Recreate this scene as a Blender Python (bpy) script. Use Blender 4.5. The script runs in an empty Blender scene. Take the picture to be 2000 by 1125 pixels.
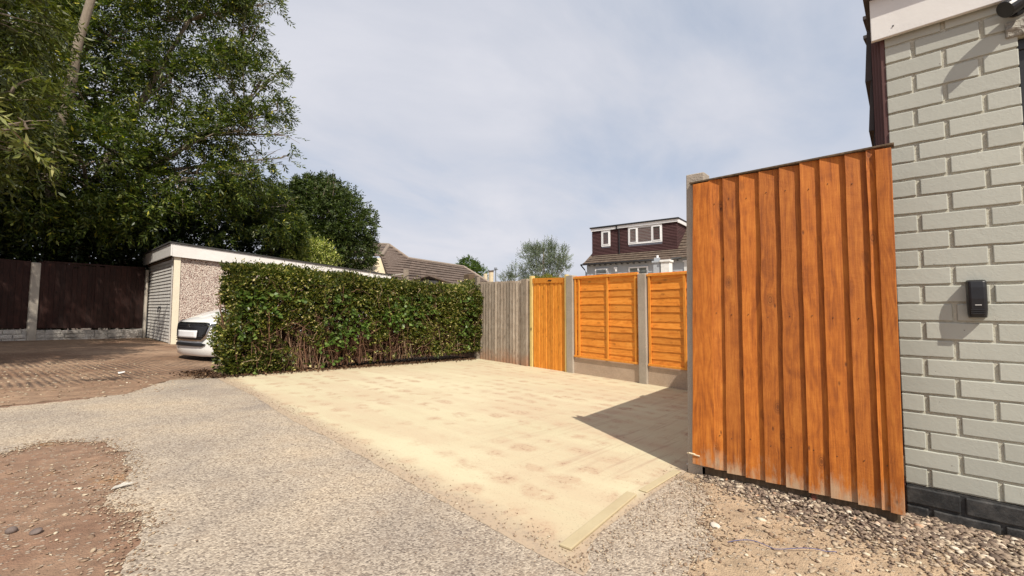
import bpy, bmesh, math, random
import numpy as np
from mathutils import Vector, Matrix, noise
R = math.radians
rng = np.random.default_rng(7); random.seed(7)
S = bpy.context.scene; COL = S.collection
# ------------------------------------------------------------------ camera
cd = bpy.data.cameras.new('camera'); cam = bpy.data.objects.new('camera', cd); COL.objects.link(cam); S.camera = cam
cd.sensor_width = 36; cd.lens = 36 * 850 / 2000; cd.shift_y = -11.25 / 2000; cd.clip_start = .02; cd.clip_end = 1500
_az = R(42.08); _p = math.atan(.055)
fwd = Vector((math.cos(_az) * math.cos(_p), math.sin(_az) * math.cos(_p), math.sin(_p)))
cam.location = (0, 0, .867); cam.rotation_euler = fwd.to_track_quat('-Z', 'Y').to_euler()
# ------------------------------------------------------------------ light
SUNV = Vector((.385, .737, -1.0)).normalized()
sd = bpy.data.lights.new('sun', 'SUN'); sun = bpy.data.objects.new('sun', sd); COL.objects.link(sun)
sd.energy = 4.5; sd.angle = R(.5); sd.color = (1, .93, .82); sun.rotation_euler = SUNV.to_track_quat('-Z', 'Y').to_euler(); sun.location = (-3, -6, 9)
W = bpy.data.worlds.new('World'); S.world = W; W.use_nodes = True
S.view_settings.view_transform = 'Standard'; S.view_settings.look = 'None'; S.view_settings.gamma = 1; S.view_settings.exposure = .3

class NT:
    def __init__(s, tree): s.t = tree; s.t.nodes.clear()
    def n(s, typ, ins=None, **props):
        nd = s.t.nodes.new('ShaderNode' + typ)
        for k, v in props.items(): setattr(nd, k, v)
        for k, v in (ins or {}).items():
            sk = nd.inputs[k]
            if isinstance(v, bpy.types.NodeSocket): s.t.links.new(v, sk)
            elif isinstance(v, bpy.types.Node): s.t.links.new(v.outputs[0], sk)
            else:
                try: sk.default_value = v
                except Exception: sk.default_value = (*v, 1)
        return nd
    def math(s, op, a, b=0., c=None, clamp=False):
        i = {0: a, 1: b}
        if c is not None: i[2] = c
        return s.n('Math', i, operation=op, use_clamp=clamp).outputs[0]
    def ramp(s, fac, stops, interp='LINEAR'):
        nd = s.n('ValToRGB', {0: fac}); cr = nd.color_ramp; cr.interpolation = interp
        while len(cr.elements) < len(stops): cr.elements.new(.5)
        for e, (p, c) in zip(cr.elements, stops):
            e.position = p; e.color = (*c, 1) if not isinstance(c, (int, float)) else (c, c, c, 1)
        return nd.outputs[0]
    def mix(s, f, a, b, mode='MIX'):
        nd = s.n('Mix', data_type='RGBA', blend_type=mode)
        for i, v in ((0, f), (6, a), (7, b)):
            if isinstance(v, bpy.types.NodeSocket): s.t.links.new(v, nd.inputs[i])
            else: nd.inputs[i].default_value = v if i == 0 else (*v, 1)
        return nd.outputs[2]
    def noise(s, vec, scale, detail=4, rough=.55, dist=0.):
        i = {'Scale': scale, 'Detail': detail, 'Roughness': rough, 'Distortion': dist}
        if vec is not None: i['Vector'] = vec
        return s.n('TexNoise', i).outputs[0]
    def coord(s, scale=(1, 1, 1), rot=(0, 0, 0), loc=(0, 0, 0), kind='Object', extra=None):
        c = s.n('TexCoord').outputs[kind]
        if extra is not None: c = s.n('VectorMath', {0: c, 1: extra}, operation='ADD').outputs[0]
        return s.n('Mapping', {'Vector': c, 'Scale': scale, 'Rotation': rot, 'Location': loc}).outputs[0]
    def out(s, bsdf): s.n('OutputMaterial', {0: bsdf})
    def surf(s, col, rough=.7, bump=None, bs=.3, bd=.01, **kw):
        i = {'Base Color': col, 'Roughness': rough}
        if bump is not None: i['Normal'] = s.n('Bump', {'Height': bump, 'Strength': bs, 'Distance': bd}).outputs[0]
        i.update(kw); b = s.n('BsdfPrincipled', i); s.out(b.outputs[0]); return b
def newmat(name):
    m = bpy.data.materials.new(name); m.use_nodes = True; return m, NT(m.node_tree)
# sky: thin veil of cloud over a Nishita sky
n = NT(W.node_tree)
sky = n.n('TexSky', sky_type='NISHITA', sun_disc=False, sun_elevation=R(50), sun_rotation=math.atan2(-.385, -.737), air_density=1.0, dust_density=1.5, ozone_density=1.2)
g = n.n('TexCoord').outputs['Generated']
sep = n.n('SeparateXYZ', {0: g})
den = n.math('ADD', n.math('MAXIMUM', sep.outputs[2], 0.), .22)
cv = n.n('CombineXYZ', {0: n.math('DIVIDE', sep.outputs[0], den), 1: n.math('DIVIDE', sep.outputs[1], den), 2: 0.}).outputs[0]
cl1 = n.noise(n.n('Mapping', {'Vector': cv, 'Scale': (.9, 1.5, 1), 'Rotation': (0, 0, .5), 'Location': (3.1, .4, 0)}).outputs[0], 1.1, 7, .55, .35)
cl2 = n.noise(cv, .45, 3, .5, .2)
cl = n.math('ADD', n.math('MULTIPLY', cl1, .6), n.math('MULTIPLY', cl2, .4))
fac = n.ramp(cl, [(.34, .72), (.46, .90), (.58, 1.)])
ccol = n.ramp(cl, [(.34, (4.5, 4.95, 5.7)), (.48, (5.15, 5.3, 5.85)), (.60, (5.6, 5.65, 6.15)), (.70, (6.2, 6.2, 6.5))])
scol = n.mix(fac, n.mix(1., sky.outputs[0], (.75, .80, .95), 'MULTIPLY'), ccol)
n.n('OutputWorld', {0: n.n('Background', {'Color': scol, 'Strength': .108}).outputs[0]})

# ------------------------------------------------------------------ mesh kit
class MB:
    def __init__(s): s.v = []; s.f = []; s.mi = []; s.cur = 0
    def add(s, vs, fs):
        o = len(s.v); s.v += [tuple(v) for v in vs]; s.f += [tuple(i + o for i in f) for f in fs]; s.mi += [s.cur] * len(fs); return s
    def box(s, x0, x1, y0, y1, z0, z1, j=0):
        q = lambda: random.uniform(-j, j) if j else 0
        vs = [(x + q(), y + q(), z + q()) for z in (z0, z1) for y in (y0, y1) for x in (x0, x1)]
        return s.add(vs, [(0, 2, 3, 1), (4, 5, 7, 6), (0, 1, 5, 4), (2, 6, 7, 3), (0, 4, 6, 2), (1, 3, 7, 5)])
    def poly(s, pts, d=None):
        if d is None: return s.add(pts, [tuple(range(len(pts)))])
        n_ = len(pts); d = Vector(d); vs = [Vector(p) for p in pts] + [Vector(p) + d for p in pts]
        return s.add(vs, [tuple(range(n_)), tuple(range(2 * n_ - 1, n_ - 1, -1))] + [(i, i + n_, (i + 1) % n_ + n_, (i + 1) % n_) for i in range(n_)])
    def tube(s, pts, rad, k=6, caps=True):
        pts = [Vector(p) for p in pts]; m = len(pts)
        rad = rad if hasattr(rad, '__len__') else [rad] * m
        vs = []; up = Vector((.31, .17, .93))
        for i, p in enumerate(pts):
            t = (pts[min(i + 1, m - 1)] - pts[max(i - 1, 0)]).normalized()
            a = t.cross(up); a = a.normalized() if a.length > 1e-4 else t.orthogonal().normalized(); b = t.cross(a)
            for q in range(k):
                an = 2 * math.pi * q / k; vs.append(p + (a * math.cos(an) + b * math.sin(an)) * rad[i])
        fs = [(i * k + q, i * k + (q + 1) % k, (i + 1) * k + (q + 1) % k, (i + 1) * k + q) for i in range(m - 1) for q in range(k)]
        if caps: fs += [tuple(range(k - 1, -1, -1)), tuple(range((m - 1) * k, m * k))]
        return s.add(vs, fs)
    def build(s, name, mat, parent=None, bevel=0, smooth=False, seg=2):
        me = bpy.data.meshes.new(name); me.from_pydata(s.v, [], s.f); me.validate()
        mats = mat if isinstance(mat, (list, tuple)) else [mat]
        for m in mats: me.materials.append(m)
        if len(mats) > 1 and len(me.polygons) == len(s.mi): me.polygons.foreach_set('material_index', s.mi)
        o = bpy.data.objects.new(name, me); COL.objects.link(o)
        if parent: o.parent = parent
        if bevel:
            b = o.modifiers.new('bevel', 'BEVEL'); b.width = bevel; b.segments = seg; b.limit_method = 'ANGLE'; b.angle_limit = R(40)
        if smooth:
            me.polygons.foreach_set('use_smooth', [True] * len(me.polygons))
        me.update(); return o
def fastmesh(name, V, nper, mat, parent=None):
    V = np.ascontiguousarray(V, dtype=np.float32).reshape(-1, 3); nv = len(V); nf = nv // nper
    me = bpy.data.meshes.new(name); me.vertices.add(nv); me.vertices.foreach_set('co', V.ravel())
    me.loops.add(nv); me.loops.foreach_set('vertex_index', np.arange(nv, dtype=np.int32))
    me.polygons.add(nf); me.polygons.foreach_set('loop_start', np.arange(0, nv, nper, dtype=np.int32))
    me.update(calc_edges=True); me.materials.append(mat)
    o = bpy.data.objects.new(name, me); COL.objects.link(o)
    if parent: o.parent = parent
    return o
def empty(name, loc=(0, 0, 0), rz=0):
    o = bpy.data.objects.new(name, None); COL.objects.link(o); o.location = loc; o.rotation_euler = (0, 0, rz); o.empty_display_size = .2; return o
def tag(o, label=None, cat=None, group=None, kind=None):
    if label: o['label'] = label
    if cat: o['category'] = cat
    if group: o['group'] = group
    if kind: o['kind'] = kind
    return o
def GZ(x): return -.04 * max(-8., min(9., x))
def LP(pts, t):
    for (a, b), (c, d) in zip(pts, pts[1:]):
        if t <= c: return b + (d - b) * (t - a) / (c - a)
    return pts[-1][1]

# ------------------------------------------------------------------ materials
def plain(name, col, rough=.6, var=.12, scale=6, bs=.15, bd=.004, **kw):
    m, t = newmat(name); c = t.coord()
    nz = t.noise(c, scale, 6, .6); f = t.noise(c, scale * 14, 3, .6)
    v = t.ramp(nz, [(.3, 1 - var), (.7, 1 + var * .6)])
    t.surf(t.mix(1., col, v, 'MULTIPLY'), rough, t.math('ADD', nz, f), bs, bd, **kw); return m
def wood(name, dark, mid, light, axis='z', grain=38, knots=True, scuff=None, rough=.7, rowvar=.25, dirt=None):
    m, t = newmat(name)
    isl = t.n('NewGeometry').outputs['Random Per Island']
    off = t.n('CombineXYZ', {0: t.math('MULTIPLY', isl, 37.), 1: t.math('MULTIPLY', isl, 91.), 2: t.math('MULTIPLY', isl, 53.)}).outputs[0]
    base = t.n('VectorMath', {0: t.n('TexCoord').outputs['Object'], 1: off}, operation='ADD').outputs[0]
    sc = (grain, grain, 1.6) if axis == 'z' else (1.6, grain, grain)
    kc = t.n('Mapping', {'Vector': base, 'Scale': (9, 9, 4.5) if axis == 'z' else (4.5, 9, 9)}).outputs[0]
    vo = t.n('TexVoronoi', {'Vector': kc, 'Scale': 1., 'Randomness': 1.}); kd = vo.outputs['Distance']
    warp = t.n('VectorMath', {0: base, 1: t.n('CombineXYZ', {0: t.math('MULTIPLY', kd, .035), 1: t.math('MULTIPLY', kd, .035), 2: 0. if axis == 'z' else t.math('MULTIPLY', kd, .035)}).outputs[0]}, operation='ADD').outputs[0]
    sc1 = (5.5, 5.5, .85) if axis == 'z' else (.85, 5.5, 5.5)
    ring = t.math('SINE', t.math('MULTIPLY', t.noise(t.n('Mapping', {'Vector': warp, 'Scale': sc1}).outputs[0], 1., 1.5, .4), 75.))
    ring = t.math('ADD', t.math('MULTIPLY', ring, .5), .5)
    g1 = t.noise(t.n('Mapping', {'Vector': warp, 'Scale': sc}).outputs[0], 1., 4, .65, 1.0)
    g2 = t.noise(t.n('Mapping', {'Vector': base, 'Scale': tuple(x * 3.5 for x in sc)}).outputs[0], 1., 3, .6)
    g3 = t.noise(base, 2.6, 5, .65, .5)
    rot = t.n('VectorRotate', {'Vector': base, 'Angle': t.math('MULTIPLY', t.math('SUBTRACT', isl, .35), 1.1)}, rotation_type='X_AXIS' if axis == 'z' else 'Y_AXIS').outputs[0]
    saw = t.noise(t.n('Mapping', {'Vector': rot, 'Scale': (8, 8, 150) if axis == 'z' else (150, 8, 8)}).outputs[0], 1., 2, .5)
    g4 = t.noise(base, 15, 4, .7)
    gm = t.math('ADD', t.math('ADD', t.math('MULTIPLY', g1, .34), t.math('MULTIPLY', ring, .05)), t.math('ADD', t.math('MULTIPLY', g2, .24), t.math('ADD', t.math('MULTIPLY', g3, .18), t.math('MULTIPLY', g4, .19))))
    col = t.ramp(gm, [(.36, dark), (.495, mid), (.62, light)])
    rv = t.ramp(isl, [(0, 1 - rowvar), (1, 1 + rowvar * .5)])
    col = t.mix(1., col, rv, 'MULTIPLY')
    hgt = t.math('ADD', t.math('MULTIPLY', g1, .5), t.math('ADD', t.math('MULTIPLY', g2, .35), t.math('MULTIPLY', saw, .22)))
    if knots:
        on = t.math('GREATER_THAN', t.n('SeparateColor', {0: vo.outputs['Color']}).outputs[0], .34)
        kf = t.math('MULTIPLY', t.ramp(kd, [(.0, 1.), (.05, .8), (.07, .25), (.09, .9), (.11, .3), (.14, .45), (.2, 0.)]), on)
        col = t.mix(t.math('MULTIPLY', kf, .8), col, tuple(x * .42 for x in dark))
        hgt = t.math('SUBTRACT', hgt, t.math('MULTIPLY', kf, .5))
    if knots:
        v3 = t.n('TexVoronoi', {'Vector': t.n('Mapping', {'Vector': base, 'Scale': (24, 24, 10) if axis == 'z' else (10, 24, 24)}).outputs[0], 'Scale': 1.})
        k3 = t.math('MULTIPLY', t.ramp(v3.outputs['Distance'], [(.05, 1.), (.16, 0.)]), t.math('GREATER_THAN', t.n('SeparateColor', {0: v3.outputs['Color']}).outputs[0], .80))
        col = t.mix(t.math('MULTIPLY', k3, .8), col, tuple(x * .35 for x in dark)); hgt = t.math('SUBTRACT', hgt, t.math('MULTIPLY', k3, .4))
    if scuff:
        z = t.n('SeparateXYZ', {0: t.n('TexCoord').outputs['Object']}).outputs[2]
        zf = t.n('MapRange', {0: z, 1: scuff[0], 2: scuff[1], 3: 1., 4: 0.}, clamp=True).outputs[0]
        sf = t.ramp(t.math('MULTIPLY', zf, t.noise(t.n('Mapping', {'Vector': base, 'Scale': (16, 16, 5)}).outputs[0], 1.1, 6, .7)), [(.33, 0.), (.52, .75)])
        col = t.mix(sf, col, scuff[2])
    if dirt:
        z = t.n('SeparateXYZ', {0: t.n('TexCoord').outputs['Object']}).outputs[2]
        zf = t.n('MapRange', {0: z, 1: dirt[0], 2: dirt[1], 3: 1., 4: 0.}, clamp=True).outputs[0]
        sf = t.ramp(t.math('MULTIPLY', zf, t.noise(t.coord(), 2.2, 6, .7)), [(.22, 0.), (.5, .75)])
        col = t.mix(sf, col, dirt[2])
    t.surf(col, rough, hgt, .55, .004); return m
def leafmat(name, cols, rough=.45, trans=.28, tcol=None):
    m, t = newmat(name); isl = t.n('NewGeometry').outputs['Random Per Island']
    c = t.ramp(isl, cols)
    big = t.ramp(t.noise(t.coord(), .9, 3, .5), [(.35, .75), (.65, 1.25)])
    c = t.mix(1., c, big, 'MULTIPLY')
    b = t.n('BsdfPrincipled', {'Base Color': c, 'Roughness': rough, 'Specular IOR Level': .35})
    tr = t.n('BsdfTranslucent', {'Color': t.mix(1., c, tcol or (1.3, 1.5, .5), 'MULTIPLY')})
    t.out(t.n('MixShader', {0: trans, 1: b.outputs[0], 2: tr.outputs[0]}).outputs[0]); return m
def concrete(name, base, dark, sp=90, stain=.5, bs=.5, bd=.003):
    m, t = newmat(name); c = t.coord()
    a = t.noise(c, 2.2, 7, .65); f = t.n('TexVoronoi', {'Vector': c, 'Scale': sp}); ff = t.noise(c, sp * 1.4, 3, .7)
    col = t.mix(t.ramp(a, [(.38, 0.), (.7, stain)]), base, dark)
    col = t.mix(1., col, t.ramp(ff, [(.3, .7), (.7, 1.2)]), 'MULTIPLY')
    t.surf(col, .9, t.math('ADD', f.outputs['Distance'], ff), bs, bd); return m
M = {}
M['orange'] = wood('stained_boards', (.22, .052, .004), (.45, .126, .010), (.62, .205, .024), grain=46, scuff=(-.08, .36, (.46, .34, .22)), rowvar=.24)
M['lap'] = wood('orange_lap_wood', (.50, .14, .010), (.78, .27, .028), (.88, .36, .055), axis='x', grain=34, rowvar=.24)
M['lapframe'] = wood('orange_frame_wood', (.58, .18, .018), (.76, .29, .032), (.85, .36, .05), grain=34, rowvar=.1, knots=False)
M['doorwood'] = wood('orange_door_wood', (.50, .15, .012), (.76, .275, .026), (.86, .36, .05), grain=34, rowvar=.22)
M['yellowpost'] = wood('pale_yellow_wood', (.50, .36, .11), (.66, .50, .18), (.74, .60, .26), grain=30, knots=False, rowvar=.05)
M['grey'] = wood('weathered_wood', (.20, .155, .115), (.36, .29, .225), (.48, .41, .33), grain=44, rowvar=.36, rough=.9, dirt=(-.35, .35, (.34, .15, .07)))
M['greyrail'] = wood('weathered_rail', (.12, .10, .08), (.22, .18, .14), (.32, .27, .22), axis='x', grain=30, rowvar=.1, rough=.9)
M['oldwood'] = wood('dark_brown_fence_wood', (.012, .003, .002), (.028, .008, .0045), (.046, .013, .008), grain=26, rowvar=.3, rough=.85)
M['timber'] = wood('old_timber', (.06, .04, .02), (.12, .08, .045), (.2, .14, .09), axis='z', grain=26, rough=.9)
M['post'] = concrete('post_concrete', (.44, .38, .31), (.20, .17, .14), 130)
M['gboard'] = concrete('gravel_board_concrete', (.50, .38, .28), (.32, .23, .165), 110, .6)
M['oldpost'] = concrete('pale_concrete', (.50, .45, .38), (.30, .26, .22), 100, .5)
M['stonewhite'] = concrete('white_stone_face', (.62, .58, .53), (.12, .10, .08), 30, .75, .8, .01)
M['white'] = plain('white_board', (.72, .70, .67), .45, .08, 3)
M['upvc'] = plain('white_frame', (.80, .80, .80), .35, .03, 3, .05)
M['black'] = plain('black_plastic', (.012, .012, .014), .38, .2, 20, .1)
M['blackmetal'] = plain('black_gutter', (.02, .02, .022), .4, .2, 8)
M['felt'] = plain('dark_roof_felt', (.05, .048, .047), .95, .3, 8, .5)
M['cream'] = plain('cream_render', (.62, .52, .36), .85, .08, 4)
M['bluegrey'] = plain('pale_blue_grey_render', (.40, .43, .46), .85, .08, 5)
M['soil'] = plain('dark_soil', (.13, .085, .055), .95, .5, 9, 1., .03)
# painted brick
m, t = newmat('grey_painted_brick'); M['brick'] = m; c = t.coord()
isl = t.n('NewGeometry').outputs['Random Per Island']
col = t.mix(1., t.mix(t.ramp(t.noise(c, 1.7, 5, .6), [(.35, 0.), (.7, 1.)]), (.45, .455, .395), (.405, .41, .36)), t.ramp(isl, [(0, .93), (1, 1.05)]), 'MULTIPLY')
speck = t.math('LESS_THAN', t.n('TexVoronoi', {'Vector': c, 'Scale': 16., 'Randomness': 1.}).outputs['Distance'], .045)
col = t.mix(t.math('MULTIPLY', speck, .7), col, (.12, .10, .09))
h = t.math('ADD', t.noise(c, 30, 5, .7, .4), t.math('MULTIPLY', t.noise(t.coord((1, 1, 3)), 90, 3, .6), .4))
t.surf(col, .62, h, .35, .004)
m, t = newmat('grey_painted_mortar'); M['mortar'] = m; c = t.coord()
t.surf(t.mix(t.noise(c, 40, 4, .7), (.60, .575, .47), (.46, .44, .36)), .8, t.noise(c, 55, 6, .75, .8), 1., .010)
m, t = newmat('black_painted_brick'); M['plinth'] = m; c = t.coord()
t.surf(t.mix(t.ramp(t.noise(c, 13, 7, .72), [(.42, 0.), (.72, 1.)]), (.016, .017, .018), (.085, .08, .075)), .55, t.noise(c, 45, 6, .7), .5, .006)
# brown cladding
m, t = newmat('brown_cladding'); M['clad'] = m; c = t.coord()
t.surf(t.mix(t.noise(c, 5, 4), (.075, .028, .024), (.12, .05, .042)), .6, t.noise(c, 30, 4), .2, .004)
m, t = newmat('dark_tile'); M['darktile'] = m; c = t.coord()
t.surf(t.mix(t.noise(c, 9, 5), (.028, .022, .022), (.07, .055, .05)), .7, t.noise(c, 30, 4), .4, .004)
def tiles(name, a, b, c_, pan=.0, lichen=True):
    m, t = newmat(name); c = t.coord(); isl = t.n('NewGeometry').outputs['Random Per Island']
    col = t.mix(t.noise(c, 3., 6, .7), a, b); col = t.mix(t.ramp(t.noise(c, 9, 5, .7), [(.5, 0.), (.68, .7)]), col, c_)
    col = t.mix(1., col, t.ramp(isl, [(0, .82), (1, 1.12)]), 'MULTIPLY')
    t.surf(col, .9, t.noise(c, 20, 5), .6, .02); return m
M['rooftile'] = tiles('brown_concrete_tiles', (.085, .058, .045), (.13, .094, .074), (.20, .16, .13))
M['rooftile2'] = tiles('lichen_brown_tiles', (.07, .045, .034), (.125, .088, .062), (.22, .18, .13))
M['hungtile'] = tiles('plum_hung_tiles', (.062, .026, .026), (.085, .036, .036), (.10, .05, .048))
M['redbrick'] = tiles('red_brick', (.16, .05, .03), (.22, .08, .05), (.10, .04, .03))
m, t = newmat('window_glass'); M['glass'] = m
t.surf(t.mix(t.noise(t.coord(), 2.2, 3), (.10, .11, .11), (.24, .26, .25)), .06, None, **{'Specular IOR Level': .8})
m, t = newmat('blind_glass'); M['blind'] = m
t.surf(t.mix(t.noise(t.coord((1, 1, 20)), 3, 2), (.42, .43, .41), (.52, .52, .50)), .1)
# pebbledash
m, t = newmat('pebbledash'); M['pebble'] = m; c = t.coord()
v = t.n('TexVoronoi', {'Vector': c, 'Scale': 62.}); sc_ = t.n('SeparateColor', {0: v.outputs['Color']}).outputs[0]
col = t.ramp(sc_, [(0, (.16, .095, .08)), (.16, (.34, .22, .19)), (.34, (.56, .45, .38)), (.6, (.70, .62, .53)), (1, (.80, .74, .66))], 'CONSTANT')
t.surf(col, .8, t.math('SUBTRACT', 1., v.outputs['Distance']), .9, .02)
# garage door paint
m, t = newmat('worn_white_door'); M['gdoor'] = m; c = t.coord((1, 6, .7))
t.surf(t.mix(t.ramp(t.noise(c, 1.8, 6, .7), [(.4, 0.), (.75, 1.)]), (.74, .72, .68), (.42, .38, .34)), .5, t.noise(t.coord(), 12, 4), .2, .004)
# car
m, t = newmat('white_car_paint'); M['carwhite'] = m
t.surf((.78, .78, .76), .22, None, **{'Coat Weight': .8, 'Coat Roughness': .05})
m, t = newmat('chrome'); M['chrome'] = m; t.surf((.6, .6, .6), .2, None, **{'Metallic': 1.})
m, t = newmat('grille_black'); M['grille'] = m; t.surf((.01, .01, .011), .3)
m, t = newmat('headlight_glass'); M['lamp'] = m; t.surf((.13, .14, .15), .05, None, **{'Metallic': .5})
m, t = newmat('tyre_rubber'); M['tyre'] = m; t.surf((.02, .02, .02), .85)
m, t = newmat('plate_white'); M['plate'] = m; t.surf(t.mix(t.noise(t.coord(), 7, 1), (.82, .82, .82), (.66, .66, .67)), .35)
# bark
m, t = newmat('grey_bark'); M['bark'] = m; c = t.coord((7, 7, 1.5))
nz = t.noise(c, 2, 6, .7, .5); t.surf(t.mix(nz, (.13, .10, .07), (.36, .30, .23)), .9, nz, .8, .02)
m, t = newmat('brown_twigs'); M['twig'] = m; isl = t.n('NewGeometry').outputs['Random Per Island']
t.surf(t.ramp(isl, [(0, (.06, .028, .015)), (.5, (.14, .068, .038)), (.82, (.22, .125, .075)), (1, (.45, .34, .22))]), .9)
M['ash'] = leafmat('ash_leaf', [(0, (.022, .038, .006)), (.5, (.056, .084, .012)), (.82, (.115, .145, .026)), (.975, (.19, .20, .045)), (1, (.55, .50, .05))])
M['nearleaf'] = leafmat('olive_leaf', [(0, (.035, .045, .006)), (.7, (.085, .10, .014)), (1, (.18, .19, .05))])
M['ivy'] = leafmat('ivy_leaf', [(0, (.008, .016, .004)), (.6, (.018, .032, .007)), (1, (.045, .066, .016))], .4, .15)
M['roundleaf'] = leafmat('dark_shrub_leaf', [(0, (.022, .038, .008)), (.6, (.046, .072, .014)), (1, (.10, .125, .03))], .5, .2)
M['holly'] = leafmat('variegated_leaf', [(0, (.07, .11, .015)), (.4, (.16, .21, .03)), (.7, (.34, .37, .06)), (1, (.68, .66, .28))], .4, .2)
M['silver'] = leafmat('silver_green_leaf', [(0, (.075, .105, .06)), (.6, (.135, .17, .105)), (1, (.24, .28, .19))], .55, .2, (1.1, 1.2, .8))
M['mid'] = leafmat('mid_green_leaf', [(0, (.035, .07, .01)), (.6, (.075, .125, .02)), (1, (.12, .17, .035))])
M['privet'] = leafmat('privet_yellow_leaf', [(0, (.09, .12, .01)), (.6, (.18, .19, .02)), (1, (.30, .24, .04))])
M['hedge'] = leafmat('hedge_leaf', [(0, (.022, .036, .005)), (.4, (.060, .082, .011)), (.7, (.13, .145, .022)), (.90, (.28, .26, .06)), (1, (.60, .50, .25))], .5, .22)
M['dead'] = leafmat('dead_leaf', [(0, (.035, .018, .009)), (.6, (.09, .045, .022)), (.94, (.16, .09, .045)), (1, (.34, .22, .12))], .8, .1, (1, 1, 1))

# ------------------------------------------------------------------ ground materials
m, t = newmat('dirt'); M['dirt'] = m; c = t.coord()
a = t.noise(c, .9, 6, .6); b = t.noise(c, 9, 7, .7); v = t.n('TexVoronoi', {'Vector': t.coord((1, 1.25, 1)), 'Scale': 46., 'Randomness': 1.})
col = t.mix(t.ramp(a, [(.4, 0.), (.62, 1.)]), (.205, .115, .072), (.285, .185, .12))
sx_ = t.n('SeparateXYZ', {0: c}).outputs[0]
col = t.mix(t.n('MapRange', {0: sx_, 1: .9, 2: 1.7, 3: 0., 4: .85}, clamp=True).outputs[0], col, (.44, .33, .215))
col = t.mix(t.ramp(t.noise(c, 1.9, 4, .6), [(.60, 0.), (.70, .65)]), col, (.42, .22, .075))
col = t.mix(1., col, t.ramp(b, [(.3, .62), (.7, 1.3)]), 'MULTIPLY')
pick = t.n('SeparateColor', {0: v.outputs['Color']}).outputs[1]
peb = t.math('MULTIPLY', t.math('GREATER_THAN', pick, .62), t.ramp(v.outputs['Distance'], [(.30, 1.), (.42, 0.)]))
col = t.mix(t.math('MULTIPLY', peb, .8), col, (.40, .33, .25))
v2 = t.n('TexVoronoi', {'Vector': c, 'Scale': 150.}); 
t.surf(col, .95, t.math('ADD', t.math('ADD', b, t.math('MULTIPLY', peb, .5)), t.math('MULTIPLY', v2.outputs['Distance'], .3)), .9, .012)
m, t = newmat('tarmac_chippings'); M['tarmac'] = m; c = t.coord()
v = t.n('TexVoronoi', {'Vector': c, 'Scale': 125., 'Randomness': 1.}); sc_ = t.n('SeparateColor', {0: v.outputs['Color']}).outputs[0]
v2 = t.n('TexVoronoi', {'Vector': c, 'Scale': 48., 'Randomness': 1.}); s2 = t.n('SeparateColor', {0: v2.outputs['Color']}).outputs[0]
col = t.ramp(sc_, [(0, (.19, .155, .125)), (.25, (.31, .255, .20)), (.6, (.40, .34, .27)), (1, (.52, .45, .36))])
a = t.noise(c, 1.1, 6, .65); b = t.noise(c, 5, 6, .7)
col = t.mix(1., col, t.ramp(a, [(.35, (.80, .79, .80)), (.5, (1., .98, .95)), (.65, (1.16, 1.1, 1.0))]), 'MULTIPLY')
col = t.mix(t.ramp(b, [(.52, 0.), (.72, .45)]), col, (.34, .255, .18))
col = t.mix(t.math('MULTIPLY', t.math('GREATER_THAN', s2, .94), t.ramp(v2.outputs['Distance'], [(.2, .7), (.35, 0.)])), col, (.09, .06, .045))
t.surf(col, .95, t.math('ADD', t.math('SUBTRACT', 1., v.outputs['Distance']), t.math('MULTIPLY', t.noise(c, 60, 4, .7), .8)), .75, .006)
# concrete slab
m, t = newmat('slab_concrete'); M['slab'] = m; c = t.coord()
a = t.noise(c, .7, 5, .6); b = t.noise(c, 3.2, 7, .7, .3)
col = t.mix(t.ramp(a, [(.35, 0.), (.65, 1.)]), (.56, .50, .335), (.51, .445, .29))
# rows of scuffed reddish dabs, roughly on a grid
gx = t.noise(t.coord((3.4, 1.3, 1)), 1., 3, .6, .2); gy = t.n('TexWave', {'Vector': t.coord((1, 1, 1), rot=(0, 0, R(4))), 'Scale': 1.25, 'Distortion': 2.6, 'Detail': 3., 'Detail Scale': 2.2}, bands_direction='X').outputs[1]
gz = t.n('TexWave', {'Vector': t.coord((1, 1, 1), rot=(0, 0, R(3))), 'Scale': 1.15, 'Distortion': 2.6, 'Detail': 3., 'Detail Scale': 2.}, bands_direction='Y').outputs[1]
dab = t.math('MULTIPLY', t.math('MULTIPLY', gy, t.math('ADD', gz, .25)), t.math('MAXIMUM', t.math('ADD', t.math('MULTIPLY', b, 5.2), -2.3), 0.))
dab = t.math('MULTIPLY', dab, t.ramp(t.noise(c, .55, 3, .5), [(.35, .45), (.6, 1.3)]))
fine = t.noise(c, 34, 6, .75)
col = t.mix(t.math('MULTIPLY', t.ramp(dab, [(.06, 0.), (.5, .8)]), t.ramp(fine, [(.35, .45), (.6, 1.)])), col, (.42, .27, .175))
col = t.mix(t.math('MULTIPLY', t.ramp(t.noise(t.coord((2.5, .5, 1)), 1.1, 5, .6), [(.42, 0.), (.62, 1.)]), .6), col, (.49, .375, .25))
fine = t.noise(c, 34, 6, .75)
spk = t.math('MULTIPLY', t.ramp(dab, [(.22, 0.), (.5, 1.)]), t.ramp(fine, [(.56, 0.), (.64, 1.)]))
col = t.mix(t.math('MULTIPLY', spk, .7), col, (.17, .09, .055))
col = t.mix(t.ramp(t.noise(c, 90, 3, .7), [(.60, 0.), (.70, .55)]), col, (.24, .16, .11))
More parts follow.
